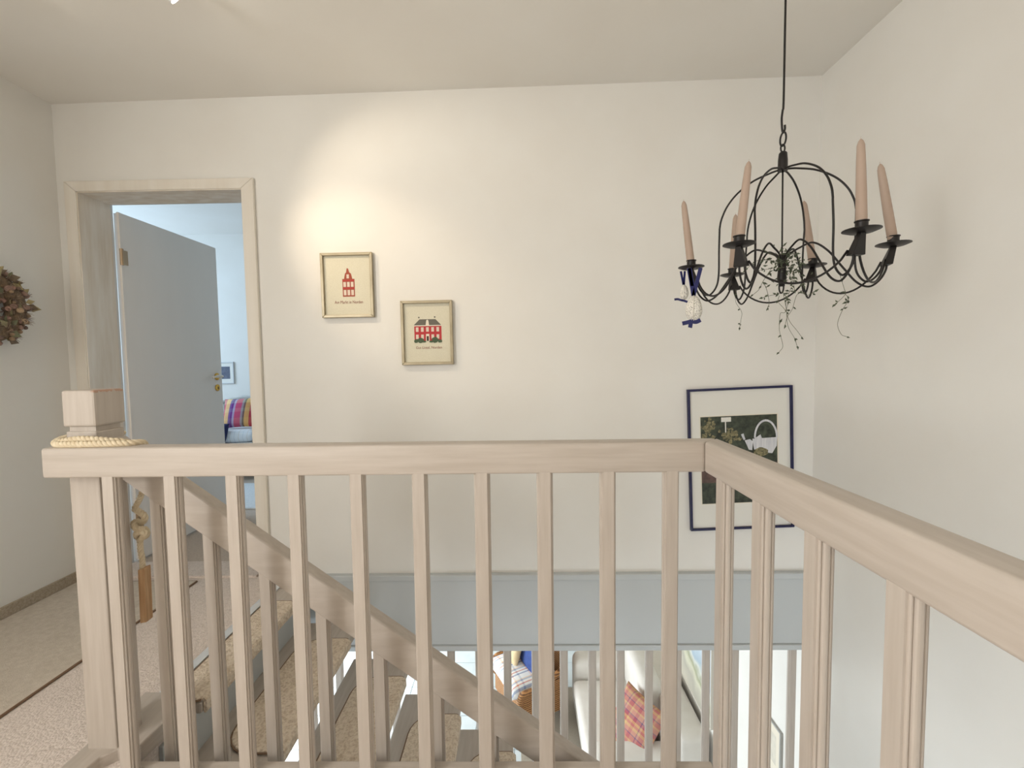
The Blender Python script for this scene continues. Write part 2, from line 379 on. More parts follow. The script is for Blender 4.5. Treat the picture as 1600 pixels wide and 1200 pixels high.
leaf = put(box('door_leaf', (LX-.04, LY0, .012), (LX, LY1, 1.985), M['leaf'], bevel=.003), dd); leaf['label'] = 'plain grey-white door leaf'
put(box('rebate', (LX-.012, LY0-.014, .012), (LX+.002, LY0, 1.985), M['leaf'], bevel=.002), dd)
for hz in (.24, 1.74):
    h = MB().tube([(LX+.006, LY0-.012, hz-.045), (LX+.006, LY0-.012, hz+.045)], .009, 10)
    h.box((LX-.002, LY0-.012, hz-.04), (LX+.003, LY0+.03, hz+.04))
    put(h.build('hinge', mat('hinge_steel', (176, 152, 124), .35, metal=.7), smooth=True, ang=.6), dd)
hy = 3.178
ro = MB().lathe([(.026, 0), (.026, .005), (.02, .009), (.009, .011), (.009, .045)], 20, (LX, hy, 1.046), (1, 0, 0)); 
put(ro.build('handle_rosette', M['brass'], smooth=True, ang=.6), dd)
put(MB().tube(spline([(LX+.04, hy, 1.046), (LX+.052, hy-.02, 1.048), (LX+.054, hy-.06, 1.05), (LX+.05, hy-.11, 1.044)], 6), [.010]*7+[.011]*7+[.008]*5, 10).build('door_handle', M['porcelain'], smooth=True), dd)
put(MB().lathe([(.024, 0), (.024, .005), (.016, .008)], 20, (LX, hy, .965), (1, 0, 0)).build('escutcheon', M['brass'], smooth=True, ang=.6), dd)
kh = MB().box((LX+.0075, hy-.004, .955), (LX+.0092, hy+.004, .973)); put(kh.build('keyhole', M['black']), dd)

# ------------------------------------------------------------------ landing balustrade
RT, RH = .9206, .0807; YR = 1.1368; XRR = .4808; TH = .055
BD = .031
_h = [(.0145, 0), (.0148, .0034), (.0166, .0034), (.0182, .0048), (.0184, .0066), (.0168, .0082), (.0166, .0092), (.0192, .0098), (.0208, .0116), (.0215, .0140)]
PROF = _h + [(x, BD-y) for x, y in _h[::-1]]
PROF = PROF + [(-x, y) for x, y in PROF[::-1]]
def baluster_mesh(z0, z1):
    """profiled square baluster: grooved sides left and right, flat front and back; u along x, depth along y"""
    return MB().prism([(x, y, z0) for x, y in PROF], None, (0, 0, z1-z0))
bal = thing('balustrade', 'limewashed beech balustrade guarding the landing, with mitred corner handrail', 'railing', (0, YR, 0))
mi = TH
fr = MB()
xl = -1.272
poly = [(xl, YR), (XRR, YR), (XRR+mi, YR+mi), (xl, YR+mi)]
fr.prism([(x, y, RT-RH) for x, y in poly], None, (0, 0, RH)); o = fr.build('handrail', M['wood'], bal, bevel=.007, smooth=True, segs=3, ang=.5)
YE = -.95
poly = [(XRR, YR), (XRR, YE), (XRR+mi, YE), (XRR+mi, YR+mi)]
MB().prism([(x, y, RT-RH) for x, y in poly], None, (0, 0, RH)).build('handrail', M['wood_y'], bal, bevel=.007, smooth=True, segs=3, ang=.5)
box('bottom_rail', (-1.205, YR-.012, -.06), (XRR+.05, YR+.055, -.001), M['wood'], bal, bevel=.004)
box('bottom_rail', (XRR-.012, YE, -.06), (XRR+.055, YR-.012, -.001), M['wood_y'], bal, bevel=.004)
bm0 = baluster_mesh(-.004, RT-RH+.004).build('baluster', M['wood_z'], bal)
bm0.parent = bal; bm0.matrix_parent_inverse = Matrix.Identity(4)
SP = .1662
pos = [(-.9506+.0195+i*SP, 0, 0) for i in range(-1, 9)]
for i, (x, y, a) in enumerate(pos):
    o = bm0 if i == 0 else bm0.copy()
    if i: COL.objects.link(o)
    o.parent = bal; o.location = (x, .001, 0)
yy = 1.0703-.0145
while yy > YE+.08:
    o = bm0.copy(); COL.objects.link(o); o.parent = bal; o.location = (XRR+.001, yy-YR, 0); o.rotation_euler = (0, 0, -PI/2); yy -= SP
NX0, NX1, NY0, NY1 = -1.257, -1.171, 1.192, 1.279
nw = box('newel_post', (NX0, NY0, .03), (NX1, NY1, .957), M['wood_z'], bal, bevel=.004)
MB().prism([(NX0+.006, NY0+.006, .957), (NX1-.006, NY0+.006, .957), (NX1-.006, NY1-.006, .957), (NX0+.006, NY1-.006, .957)], None, (0, 0, .014)).build('newel_neck', M['wood_z'], bal)
wm = M['wood_z'].copy(); wm.name = 'worn_cap_beech'; N = wm.node_tree.nodes; L = wm.node_tree.links; bs = N['Principled BSDF']; src = bs.inputs['Base Color'].links[0].from_socket
tc = N.new('ShaderNodeTexCoord'); sx3 = N.new('ShaderNodeSeparateXYZ'); nz = N.new('ShaderNodeTexNoise'); nz.inputs['Scale'].default_value = 90; L.new(tc.outputs['Object'], sx3.inputs[0]); L.new(tc.outputs['Object'], nz.inputs['Vector'])
m1 = N.new('ShaderNodeMapRange'); m1.inputs[1].default_value = 1.058; m1.inputs[2].default_value = 1.0695; L.new(sx3.outputs[2], m1.inputs[0])
m2 = N.new('ShaderNodeMapRange'); m2.inputs[1].default_value = -1.20; m2.inputs[2].default_value = -1.168; L.new(sx3.outputs[0], m2.inputs[0])
m3 = N.new('ShaderNodeMath'); m3.operation = 'MULTIPLY'; L.new(m1.outputs[0], m3.inputs[0]); L.new(m2.outputs[0], m3.inputs[1]); m4 = N.new('ShaderNodeMath'); m4.operation = 'MULTIPLY'; L.new(m3.outputs[0], m4.inputs[0]); L.new(nz.outputs[0], m4.inputs[1])
m5 = N.new('ShaderNodeMapRange'); m5.inputs[1].default_value = .22; m5.inputs[2].default_value = .34; L.new(m4.outputs[0], m5.inputs[0])
mw = N.new('ShaderNodeMix'); mw.data_type = 'RGBA'; mw.inputs[7].default_value = srgb((178, 142, 120)); L.new(m5.outputs[0], mw.inputs[0]); L.new(src, mw.inputs[6]); L.new(mw.outputs[2], bs.inputs['Base Color'])
box('newel_cap', (NX0-.004, NY0-.003, .970), (NX1+.003, NY1+.004, 1.071), wm, bal, bevel=.006)
MB().prism([(x, y, -.02) for x, y in ((-1.275, 1.118), (-1.205, 1.118), (-1.195, 1.165), (-1.168, 1.19), (-1.115, 1.205), (-1.105, 1.41), (-1.275, 1.41))], None, (0, 0, .055)).build('newel_base', M['wood_y'], bal, bevel=.004)
box('newel_post', (XRR-.02, YE-.07, 0), (XRR+.075, YE+.02, 1.07), M['wood_z'], bal, bevel=.004)

# ------------------------------------------------------------------ staircase
RISE, RUN, NOSE = .19, .26, -1.088
st = thing('staircase', 'open-riser limewashed beech staircase descending along the back wall', 'staircase', (NOSE, 1.7, 0))
def hz(x): return .572 - .726*(x+.676)
HY0, HY1 = 1.236, 1.284
sl = math.atan(.726); vert = .108
x0h, x1h = -1.172, .98
h = MB().prism([(x0h, HY0, hz(x0h)), (x1h, HY0, hz(x1h)), (x1h, HY0, hz(x1h)-vert), (x0h, HY0, hz(x0h)-vert)], None, (0, HY1-HY0, 0))
h.build('handrail', M['wood_rail'], st, bevel=.006, smooth=True, segs=3, ang=.5)
# top board and edge board of the stair opening
box('landing_edge', (LE-.01, 1.41, -.045), (NOSE, 2.2, -.004), M['wood_tread'], st, bevel=.006)
box('riser_board', (NOSE-.05, 1.285, SL), (NOSE-.03, 2.2, -.046), M['fascia'], st)
TY0, TY1 = 1.286, 2.165
fronts = []
for k in range(1, 9):
    xf = NOSE + RUN*k; z = -RISE*k; fronts.append((xf, z))
    box('tread', (xf-.295, TY0, z-.042), (xf, TY1, z), M['wood_tread'], st, bevel=.006)
zq = -RISE*9; xq = fronts[-1][0]
box('quarter_landing', (xq-.04, TY0, zq-.042), (XR-.001, 2.2, zq), M['wood_tread'], st, bevel=.006)
for k in range(1, 5):
    yk = TY0 - .26*k; z = zq-RISE*k
    box('tread', (.56, yk, z-.042), (XR-.001, yk+.295, z), M['wood_tread'], st, bevel=.006)
for xf, z in fronts:
    MB().tube([(xf-.15, TY1-.02, z-.02), (xf-.15, 2.28, z-.02)], .011, 10).build('tread_bolt', M['alu'], st, smooth=True, ang=.6)
xs = [-1.079, -.929, -.768, -.606, -.44, -.274] + [-.274+.161*k for k in range(1, 7)]
for x in xs:
    xc = x+.0195; kk = max(1, math.ceil((xc+.03-NOSE)/RUN)); zb = -RISE*kk-.1
    zt = hz(xc)-vert*.5
    o = MB().prism([(xc+a, HY0+.003+b_, zb) for a, b_ in PROF], None, (0, 0, zt-zb)); 
    o.build('baluster', M['wood_z'], st)
# stair mats, one on each step
def mat_shape(x0, x1, y0, y1, rb, rf):
    pts = []
    for cx, cy, r, a0 in ((x1-rf, y1-rf, rf, 0), (x0+rb, y1-rb, rb, PI/2), (x0+rb, y0+rb, rb, PI), (x1-rf, y0+rf, rf, 1.5*PI)):
        for k in range(7):
            a = a0+PI/2*k/6; pts.append((cx+r*math.cos(a), cy+r*math.sin(a)))
    return pts
def stair_mat(xf, z, label, depth=.215, rb=.11, extra=0):
    y0, y1 = 1.412, 2.022
    root = thing('stair_mat', label, 'stair mat', (xf-.1, 1.72, z), 'tan loop mats on the stairs')
    p = mat_shape(xf-depth, xf+.006, y0, y1, rb, .02)
    MB().prism([(x, y, z+.0005) for x, y in p], None, (0, 0, .011)).build('pile', M['mat'], root, bevel=.004)
    # turned-down nosing
    n = MB(); prof = [(xf-.012, z+.011), (xf+.004, z+.010), (xf+.013, z+.002), (xf+.014, z-.030-extra), (xf+.008, z-.038-extra), (xf+.0015, z-.036-extra), (xf+.0015, z+.0005), (xf-.012, z+.0005)]
    n.prism([(a, y0+.008, c) for a, c in prof], None, (0, y1-y0-.016, 0)); n.build('nosing', M['mat'], root, smooth=True, ang=.7)
    q = mat_shape(xf-depth-.003, xf+.004, y0-.003, y1+.003, rb+.003, .02)
    MB().tube([(x, y, z+.006) for x, y in q[3:25]], .0034, 6).build('binding', M['bind'], root, smooth=True)
    return root
stair_mat(NOSE, -.004, 'tan loop mat on the landing edge beside the metal strip', .125, .02, .006)
names = ['first', 'second', 'third', 'fourth', 'fifth', 'sixth', 'seventh', 'eighth']
for k, (xf, z) in enumerate(fronts):
    stair_mat(xf, z, 'tan loop mat with dark binding on the %s step below the landing' % names[k])
s_ = MB(); s_.prism([(LE-.016, 1.36, 0), (LE+.016, 1.36, -.006), (LE+.018, 1.36, .004), (LE-.002, 1.36, .009), (LE-.018, 1.36, .004)], None, (0, YB-.02-1.36, 0))
tag(s_.build('edge_strip', M['alu']), 'silver metal strip edging the carpet at the top of the stairs', 'edge strip')

# baluster screen between stairs and living room
sc = thing('baluster_screen', 'tall screen of pale beech balusters between stairs and living room', 'screen', (0, 2.27, G))
sb = None
for k in range(-7, 11):
    x = -.1 + .1515*k
    if x < LE or x+.05 > XR: continue
    if sb is None:
        sb = MB().prism([(a, b_, G+.04) for a, b_ in PROF], None, (0, 0, SL-.02-G-.04)).build('baluster', M['screen'], None); o = sb
    else:
        o = sb.copy(); COL.objects.link(o)
    o.parent = sc; o.location = (x+.0215, .0-.008, -G)
box('bottom_rail', (LE, 2.255, G), (XR, 2.315, G+.045), M['screen'], sc, bevel=.003)

# ------------------------------------------------------------------ carpet runner on the landing
rn = MB().box((XL+.016, -1.8, 0.0005), (-1.695, 2.215, .009))
rr = thing('carpet_runner', 'darker beige runner carpet lying along the left wall', 'runner', (-2, .2, 0))
rn.build('pile', M['runner'], rr, bevel=.003); 
MB().tube([(-1.695, -1.8, .005), (-1.695, 2.215, .005), (XL+.02, 2.215, .005)], .0048, 6).build('binding', mat('runner_binding', (140, 112, 88), .9), rr, smooth=True)

# ------------------------------------------------------------------ pictures
def frame_parts(root, w, h, fw, dep, m, inner=.006):
    """mitred frame lying in local x-z, back at y = 0, front at y = -dep; one mesh per side"""
    o4 = [(-w/2, -h/2), (w/2, -h/2), (w/2, h/2), (-w/2, h/2)]; i4 = [(a-math.copysign(fw, a), c-math.copysign(fw, c)) for a, c in o4]
    for k in range(4):
        a, b_, c, d_ = o4[k], o4[(k+1) % 4], i4[(k+1) % 4], i4[k]
        q = MB().prism([(p[0], 0, p[1]) for p in (a, b_, c, d_)], None, (0, -dep, 0)).build('frame_side', m, None, bevel=min(.002, fw*.2), segs=2); q.parent = root
def loc(o, parent): o.parent = parent; o.matrix_parent_inverse = Matrix.Identity(4); return o
def rects(name, rs, m, parent, y, t=.0006):
    for (x0, z0, x1, z1) in rs: loc(MB().box((min(x0, x1), y-t, min(z0, z1)), (max(x0, x1), y, max(z0, z1))).build(name, m), parent)
def polyflat(name, pl, m, parent, y, t=.0006):
    for i, p in enumerate(pl): loc(MB().prism([(x, y, z) for x, z in p], None, (0, -t-i*.00006, 0)).build(name, m), parent)
def lettering(txt, w, x, z, m, parent, y, h=.012):
    c = bpy.data.curves.new('lettering', 'FONT'); c.body = txt; c.size = .02; c.extrude = .0003
    o = bpy.data.objects.new('tmp_lettering', c); COL.objects.link(o); bpy.context.view_layer.update()
    me = bpy.data.meshes.new_from_object(o.evaluated_get(bpy.context.evaluated_depsgraph_get())); bpy.data.objects.remove(o)
    xs_ = [v.co.x for v in me.vertices]; zs_ = [v.co.y for v in me.vertices]; k = w/(max(xs_)-min(xs_)); kz = h/(max(zs_)-min(zs_))
    x_c = (max(xs_)+min(xs_))/2
    for v in me.vertices:
        v.co = Vector(((v.co.x-x_c)*k+x, y-.0004-v.co.z, v.co.y*kz+z))
    me.materials.clear(); me.materials.append(m)
    q = bpy.data.objects.new('lettering', me); COL.objects.link(q); return loc(q, parent)
U = 2616.
p1 = thing('framed_embroidery', 'champagne framed embroidery of a narrow brown gabled townhouse', 'picture', (-.864, YB, 1.529), 'embroidered house pictures')
p1.rotation_euler = (0, -.006, 0)
frame_parts(p1, .265, .326, .014, .022, M['gilt']); rects('cloth', [(-.1185, -.149, .1185, .149)], M['linen'], p1, -.006, .003)
y = -.009
def u1(x, z): return ((x-540)/U, -(z-570)/U)
def R1(x0, z0, x1, z1): a, c = u1(x0, z0); b_, d_ = u1(x1, z1); return (a, c, b_, d_)
polyflat('stitched_facade', [[u1(472, 718), u1(634, 718), u1(634, 485), u1(472, 485)], [u1(495, 485), u1(606, 485), u1(590, 415), u1(567, 398), u1(552, 345), u1(535, 345), u1(526, 398), u1(510, 415)]], M['rust'], p1, y)
rects('stitched_window', [R1(484+50*k, 525, 519+50*k, 590) for k in range(3)] + [R1(486+50*k, 630, 521+50*k, 700) for k in range(3)] + [R1(530, 425, 562, 478)], M['pane_st'], p1, y-.0006, .0004)
rects('stitched_cornice', [R1(472, 500, 634, 512), R1(472, 600, 634, 612)], M['red'], p1, y-.0006, .0004)
lettering('Am Markt in Norden', .145, .003, -.0915, M['thread'], p1, y, .015)
p2 = thing('framed_embroidery', 'champagne framed embroidery of a wide red manor house with hipped roof', 'picture', (-.463, YB, 1.283), 'embroidered house pictures')
p2.rotation_euler = (0, -.006, 0)
frame_parts(p2, .264, .326, .014, .022, M['gilt']); rects('cloth', [(-.1185, -.149, .1185, .149)], M['linen'], p2, -.006, .003)
def u2(x, z): return ((x-497)/U, -(z-560)/U)
def R2(x0, z0, x1, z1): a, c = u2(x0, z0); b_, d_ = u2(x1, z1); return (a, c, b_, d_)
rects('stitched_facade', [R2(325, 470, 688, 668)], M['red'], p2, y)
polyflat('stitched_roof', [[u2(318, 458), u2(686, 458), u2(612, 380), u2(398, 380)]], M['slate'], p2, y)
rects('stitched_eaves', [R2(318, 458, 690, 472)], M['cream_st'], p2, y)
polyflat('stitched_dormer', [[u2(478, 458), u2(524, 458), u2(516, 395), u2(502, 384), u2(488, 395)]], M['cream_st'], p2, y-.0006, .0004)
rects('stitched_window', [R2(345+69*k, 485, 381+69*k, 545) for k in range(5)] + [R2(345+69*k, 582, 381+69*k, 640) for k in (0, 1, 3, 4)], M['pane_st'], p2, y-.0006, .0004)
rects('stitched_door', [R2(490, 606, 514, 668)], M['dark_st'], p2, y-.001, .0004)
rects('stitched_porch', [R2(480, 575, 524, 603), R2(478, 603, 488, 668), R2(516, 603, 526, 668)], M['cream_st'], p2, y-.001, .0004)
def blob(cx, cz_, rx, rz, n=14, s=1):
    rnd = random.Random(int(cx*7+cz_*13+s)); return [(cx+rx*(1+.25*(rnd.random()-.5))*math.cos(2*PI*k/n), cz_+rz*(1+.25*(rnd.random()-.5))*math.sin(2*PI*k/n)) for k in range(n)]
polyflat('stitched_bush', [[(a/1., c) for a, c in [u2(px, pz) for px, pz in blob(bx, bz, brx, brz)]] for bx, bz, brx, brz in ((345, 668, 26, 26), (405, 660, 42, 36), (450, 676, 30, 14), (550, 676, 30, 14), (600, 655, 44, 40), (665, 672, 28, 22))], M['dkgreen'], p2, y-.0012, .0004)
polyflat('stitched_chimney', [[u2(px, pz) for px, pz in blob(bx, bz, 11, 11)] for bx, bz in ((390, 355), (603, 352))], M['slate'], p2, y)
lettering('Gut Lintel, Norden', .133, .007, -.081, M['thread'], p2, y, .015)

# large photograph with blue frame, hanging slightly crooked
p3 = thing('framed_photograph', 'large garden photograph of a white basket in a thin blue frame', 'picture', (1.1365, YB, .617))
p3.rotation_euler = (0, -.033, 0)
frame_parts(p3, .53, .735, .0115, .020, M['blueframe']); rects('mount', [(-.256, -.3585, .256, .3585)], M['mount'], p3, -.004, .004)
garden = mat('garden_print', (34, 40, 34), .5, (74, 82, 66), 45, detail=8)
leafm = mat('garden_leaves', (160, 150, 112), .6, (70, 72, 52), 120, detail=5); basketm = mat('basket_print', (228, 228, 230), .6, (196, 198, 204), 90, (1, 1, .1))
kx = .388/576; kz_ = .452/653
def u3(x, z): return (-.200+(x-72)*kx, .222-(z-285)*kz_)
def R3(x0, z0, x1, z1): a, c = u3(x0, z0); b_, d_ = u3(x1, z1); return (a, c, b_, d_)
yy = -.008
rects('photo_bevel', [R3(66, 279, 657, 944)], M['cream_st'], p3, yy, .0006)
rects('photo_print', [R3(72, 285, 648, 938)], garden, p3, yy-.0006, .0006)
rects('photo_path', [R3(72, 640, 648, 780)], mat('garden_soil', (112, 88, 80), .6, (78, 62, 58), 60), p3, yy-.0012, .0004)
rg_ = random.Random(11)
def sprig_blob(cx, cz_, r, n=11): return [(cx+r*(.45+.75*rg_.random())*math.cos(2*PI*k/n), cz_+r*(.45+.75*rg_.random())*math.sin(2*PI*k/n)) for k in range(n)]
for (c0, c1, sx0, sz0, nn) in ((150, 365, 45, 55, 30), (290, 425, 62, 42, 40), (100, 430, 18, 16, 8)):
    polyflat('photo_plant', [[u3(px, pz) for px, pz in sprig_blob(min(640, max(84, rg_.gauss(c0, sx0*.6))), max(296, rg_.gauss(c1, sz0*.6)), rg_.uniform(8, 17))] for _ in range(nn)], rg_.choice([leafm]), p3, yy-.0016, .0002)
rects('photo_sign', [R3(226, 292, 300, 326), R3(254, 326, 262, 405)], M['mount'], p3, yy-.0044, .0004)
arc = [u3(560+90*math.cos(PI*k/16), 455-135*math.sin(PI*k/16)) for k in range(17)]; arc += [u3(560+76*math.cos(PI*k/16), 455-120*math.sin(PI*k/16)) for k in range(16, -1, -1)]
polyflat('photo_basket', [[u3(458, 460), u3(646, 455), u3(640, 520), u3(606, 574), u3(520, 560), u3(470, 540)], arc, [u3(470, 462), u3(520, 430), u3(530, 458)], [u3(400, 470), u3(440, 462), u3(462, 480), u3(455, 545), u3(430, 540)], [u3(372, 424), u3(392, 418), u3(405, 462), u3(392, 468)]], basketm, p3, yy-.0046, .0004)
polyflat('photo_moss', [[u3(px, pz) for px, pz in blob(520, 562, 58, 34, 18, 3)]], leafm, p3, yy-.0053, .0003)

# ------------------------------------------------------------------ chandelier
CX, CY, CZ, CR, CPH = .8943, 1.5124, 1.4708, .29, -1.438
ch = thing('chandelier', 'black wrought iron candle chandelier hanging over the stairwell', 'chandelier', (CX, CY, CZ))
plates = [((1346, 361.5), 1.225), ((1395.5, 383), 1.402), ((1270, 416), 1.689), ((1144, 430.7), 1.80), ((1080, 419), 1.623), ((1154.7, 383.5), 1.335)]
tips = [(1345, 217), (1375, 256), (1256, 314), (1149.5, 335), (1068, 314), (1170, 252)]
PL = [unp(p[0], p[1], 1, yq) for p, yq in plates]
WR = .0032
top_z = 1.757; axis0 = Vector((.888, CY, 0))
def polar(k, rho, tan, z):
    P = PL[k]; c = Vector((CX-.003, CY, 0)); d = Vector((P.x-c.x, P.y-c.y, 0)); R = d.length; d.normalize(); t = Vector((-d.y, d.x, 0))
    return Vector((c.x, c.y, P.z*(rho/.29)+CZ*(1-rho/.29))) + d*(rho*R/.29) + t*tan + Vector((0, 0, z))
for k in range(6):
    pz = PL[k]
    pan = MB().lathe([(.002, -.004), (.030, -.003), (.045, .003), (.0445, .005), (.030, .001), (.002, .0)], 24, pz)
    po = pan.build('drip_pan', M['iron'], ch, smooth=True, ang=.8)
    MB().lathe([(.0150, -.001), (.0150, .024), (.0172, .0255), (.0172, .028), (.0135, .028), (.0135, .004)], 20, pz).build('candle_cup', M['iron'], po, smooth=True, ang=.6)
    # fishtail bracket
    a = polar(k, .29, 0, -.004); c0 = polar(k, .262, 0, -.058); d = Vector((pz.x-CX, pz.y-CY, 0)).normalized(); t = Vector((-d.y, d.x, 0))
    fb = MB(); vz = Vector((0, 0, 1)); c1 = polar(k, .276, 0, -.060)
    vs = [a+t*.0075+d*.0075, a-t*.0075+d*.0075, a-t*.0075-d*.0075, a+t*.0075-d*.0075]
    vs += [c1+t*.019+d*.010, c1-t*.019+d*.010, c1-t*.019-d*.014, c1+t*.019-d*.014]
    fb.add(vs, [(0, 1, 2, 3), (7, 6, 5, 4), (0, 4, 5, 1), (1, 5, 6, 2), (2, 6, 7, 3), (3, 7, 4, 0)])
    fb.build('bracket', M['iron'], po, bevel=.0012)
    # dome wire: from sleeve over the dome, down, through the dip up to the bracket
    pts = [Vector((.888, CY, top_z+.03)), Vector((.888, CY, top_z+.006))+d*.006]
    for s_ in (.12, .3, .5, .68, .84, .95, 1):
        an = s_*PI/2; rho = .196*math.sin(an); zz = 1.585-CZ+(top_z+.002-1.585)*math.cos(an)
        q = polar(k, rho, 0, 0); q.z += zz; pts.append(q)
    pts += [polar(k, .197, .003, .05), polar(k, .197, .004, -.03), polar(k, .204, .005, -.075), polar(k, .225, .006, -.103), polar(k, .245, .006, -.098), polar(k, .262, .006, -.075), polar(k, .268, .006, -.05)]
    MB().tube(spline(pts, 6), WR, 7).build('dome_wire', M['iron'], ch, smooth=True)
    pts = [Vector((CX-.002, CY, 1.375))+d*.006, Vector((CX-.002, CY, 1.44))+d*.009, Vector((CX-.002, CY, 1.475))+d*.016]
    pts += [polar(k, .05, -.004, .026), polar(k, .085, -.006, .036), polar(k, .125, -.006, .004), polar(k, .165, -.006, -.055), polar(k, .2, -.006, -.104), polar(k, .232, -.006, -.122), polar(k, .258, -.006, -.104), polar(k, .273, -.006, -.072), polar(k, .272, -.006, -.045)]
    MB().tube(spline(pts, 6), WR, 7).build('hub_wire', M['iron'], ch, smooth=True)
    n = (k+1) % 6; A = polar(k, .267, .017, -.045); B = polar(n, .267, -.017, -.045)
    sw = []
    for i in range(17):
        s_ = i/16; q = A.lerp(B, s_); q.z -= .078*(1-(2*s_-1)**2)**.8; sw.append(q)
    MB().tube(sw, WR, 7).build('swag_wire', M['iron'], ch, smooth=True)
MB().tube([(.888, CY, top_z+.01), (CX-.002, CY, 1.40)], .0026, 7).build('centre_wire', M['iron'], ch, smooth=True)
MB().lathe([(.010, 1.388), (.0145, 1.40), (.012, 1.43), (.013, 1.462), (.009, 1.48)], 14, (CX-.002, CY, 0)).build('hub', M['iron'], ch, smooth=True)
MB().tube([(CX-.003+.0075*math.sin(a*PI/10), CY, 1.372+.02*math.cos(a*PI/10)) for a in range(20)], .0026, 7, closed=True).build('hub_loop', M['iron'], ch, smooth=True)
MB().lathe([(.015, 1.755), (.0145, 1.79), (.0125, 1.812), (.008, 1.817)], 16, (.888, CY, 0)).build('sleeve', M['iron'], ch, smooth=True, ang=.7)
MB().tube([(.888+.0068*math.sin(a*PI/8), CY+.002, 1.829+.0125*math.cos(a*PI/8)) for a in range(16)], .0027, 7, closed=True).build('chain_link', M['iron'], ch, smooth=True)
MB().tube([(.8875+.0125*math.sin(a*PI/9)+.004*math.cos(a*PI/9), CY+.006*math.sin(a*PI/9), 1.858+.0225*math.cos(a*PI/9)) for a in range(18)], .003, 7, closed=True).build('chain_link', M['iron'], ch, smooth=True)
hk = [(.892, CY, 1.903), (.8925, CY, 1.89), (.889, CY, 1.8795), (.885, CY, 1.883), (.8825, CY, 1.9), (.8815, CY, 1.925), (.884, CY, 1.95), (.8865, CY, 1.98), (.8865, CY, 2.2), (.8865, CY, cz(.89)+.002)]
MB().tube(spline(hk, 5), .0034, 8).build('hanging_rod', M['iron'], ch, smooth=True)
MB().lathe([(.03, cz(.89)-.016), (.028, cz(.89)-.006), (.03, cz(.89)+.003)], 20, (.8865, CY, 0)).build('ceiling_rose', M['iron'], ch, smooth=True)

cl = ['tall straight beige candle on the iron arm pointing away from the back wall', 'beige taper candle leaning on the iron arm facing the right wall', 'beige taper candle leaning behind the chandelier trailing plant', 'beige taper candle partly hidden behind another candle of the chandelier',
      'beige taper candle on the iron arm carrying the white eggs', 'beige taper candle leaning inwards in front of another candle of the chandelier']
for k in range(6):
    base = PL[k]+Vector((0, 0, .006)); tip = unp(tips[k][0], tips[k][1], 1, PL[k].y); ax = (tip-base); Ln = ax.length
    r_ = thing('taper_candle', cl[k], 'candle', base, 'candles of the chandelier')
    MB().lathe([(.0128, 0), (.0128, .018), (.0132, .03), (.0125, Ln*.4), (.0108, Ln*.75), (.0092, Ln*.93), (.006, Ln*.975), (.0015, Ln)], 18, base, ax.normalized()).build('wax', M['candle'], r_, smooth=True, ang=1.2)
    MB().tube([base+ax*.995, base+ax*1.012, base+ax*1.025+Vector((.001, 0, 0))], .0009, 5).build('wick', M['wick'], r_)

# trailing plant caught in the chandelier
pl = thing('trailing_plant', 'wispy green trailing plant hanging through the chandelier', 'plant', (CX, CY, 1.40))
str_ = [[(520, 540), (575, 620), (560, 715), (540, 750), (500, 760), (490, 900), (500, 965), (525, 1080), (490, 1135)], [(720, 530), (660, 580), (620, 710), (570, 790), (550, 860)], [(555, 600), (560, 730), (590, 830), (660, 920), (708, 985)],
        [(530, 560), (560, 720), (575, 880), (640, 1000), (665, 1075)], [(420, 330), (330, 440), (360, 500), (390, 640), (375, 700)], [(420, 300), (330, 440), (290, 520), (240, 565)], [(60, 520), (60, 640), (118, 740), (112, 820), (100, 890)],
        [(1090, 380), (1130, 510), (1140, 570), (1050, 660)], [(1140, 560), (1170, 620), (1110, 730), (1065, 860), (1100, 960), (1150, 985)], [(500, 560), (400, 580), (330, 600)], [(490, 580), (480, 640), (530, 700), (560, 740)], [(600, 300), (640, 400), (600, 520), (560, 620)],
        [(540, 250), (430, 180), (340, 130)], [(540, 260), (380, 230), (260, 240), (165, 320)], [(560, 260), (640, 230), (720, 260)], [(560, 280), (660, 330), (710, 420), (730, 470)], [(560, 250), (600, 170), (565, 130)], [(540, 300), (430, 310), (300, 330)], [(480, 170), (560, 175), (650, 170)], [(560, 330), (620, 420), (640, 520)], [(720, 540), (760, 580), (830, 545)]]
leaves = MB()
def leaf_at(p, d, s):
    d = d.normalized(); sd = d.cross(Vector((random.uniform(-1, 1), random.uniform(-1, 1), random.uniform(-.5, .5)))).normalized(); nn = d.cross(sd)*.15*s
    leaves.add([p, p+d*s*.45+sd*s*.22+nn, p+d*s, p+d*s*.45-sd*s*.22+nn, p+d*s*.5-nn], [(0, 1, 4), (1, 2, 4), (2, 3, 4), (3, 0, 4)])
for i, q in enumerate(str_):
    dy = random.uniform(-.08, .08); d0 = -.02 if i not in (6,) else .2
    pts = spline([unp(1140+a/6.315, 370+b_/6.315, 1, CY+d0+dy*(j/len(q))) for j, (a, b_) in enumerate(q)], 6)
    MB().tube(pts, .00075, 5).build('stem', M['stem'], pl)
    for j in range(1, len(pts)):
        if random.random() < (.34 if i > 10 else .08) or j == len(pts)-1:
            for _ in range(2): leaf_at(pts[j], Vector((random.uniform(-1, 1), random.uniform(-1, 1), random.uniform(-1, .6))) if j < len(pts)-1 else (pts[j]-pts[j-2]), random.uniform(.010, .018))
for _ in range(80):
    p = Vector((CX+random.gauss(.006, .032), CY+random.gauss(0, .03), 1.44+random.gauss(0, .028)))
    leaf_at(p, Vector((random.uniform(-1, 1), random.uniform(-1, 1), random.uniform(-1, 1))), random.uniform(.010, .022))
lv = leaves.build('leaves', M['green'], pl); lv['kind'] = 'stuff'

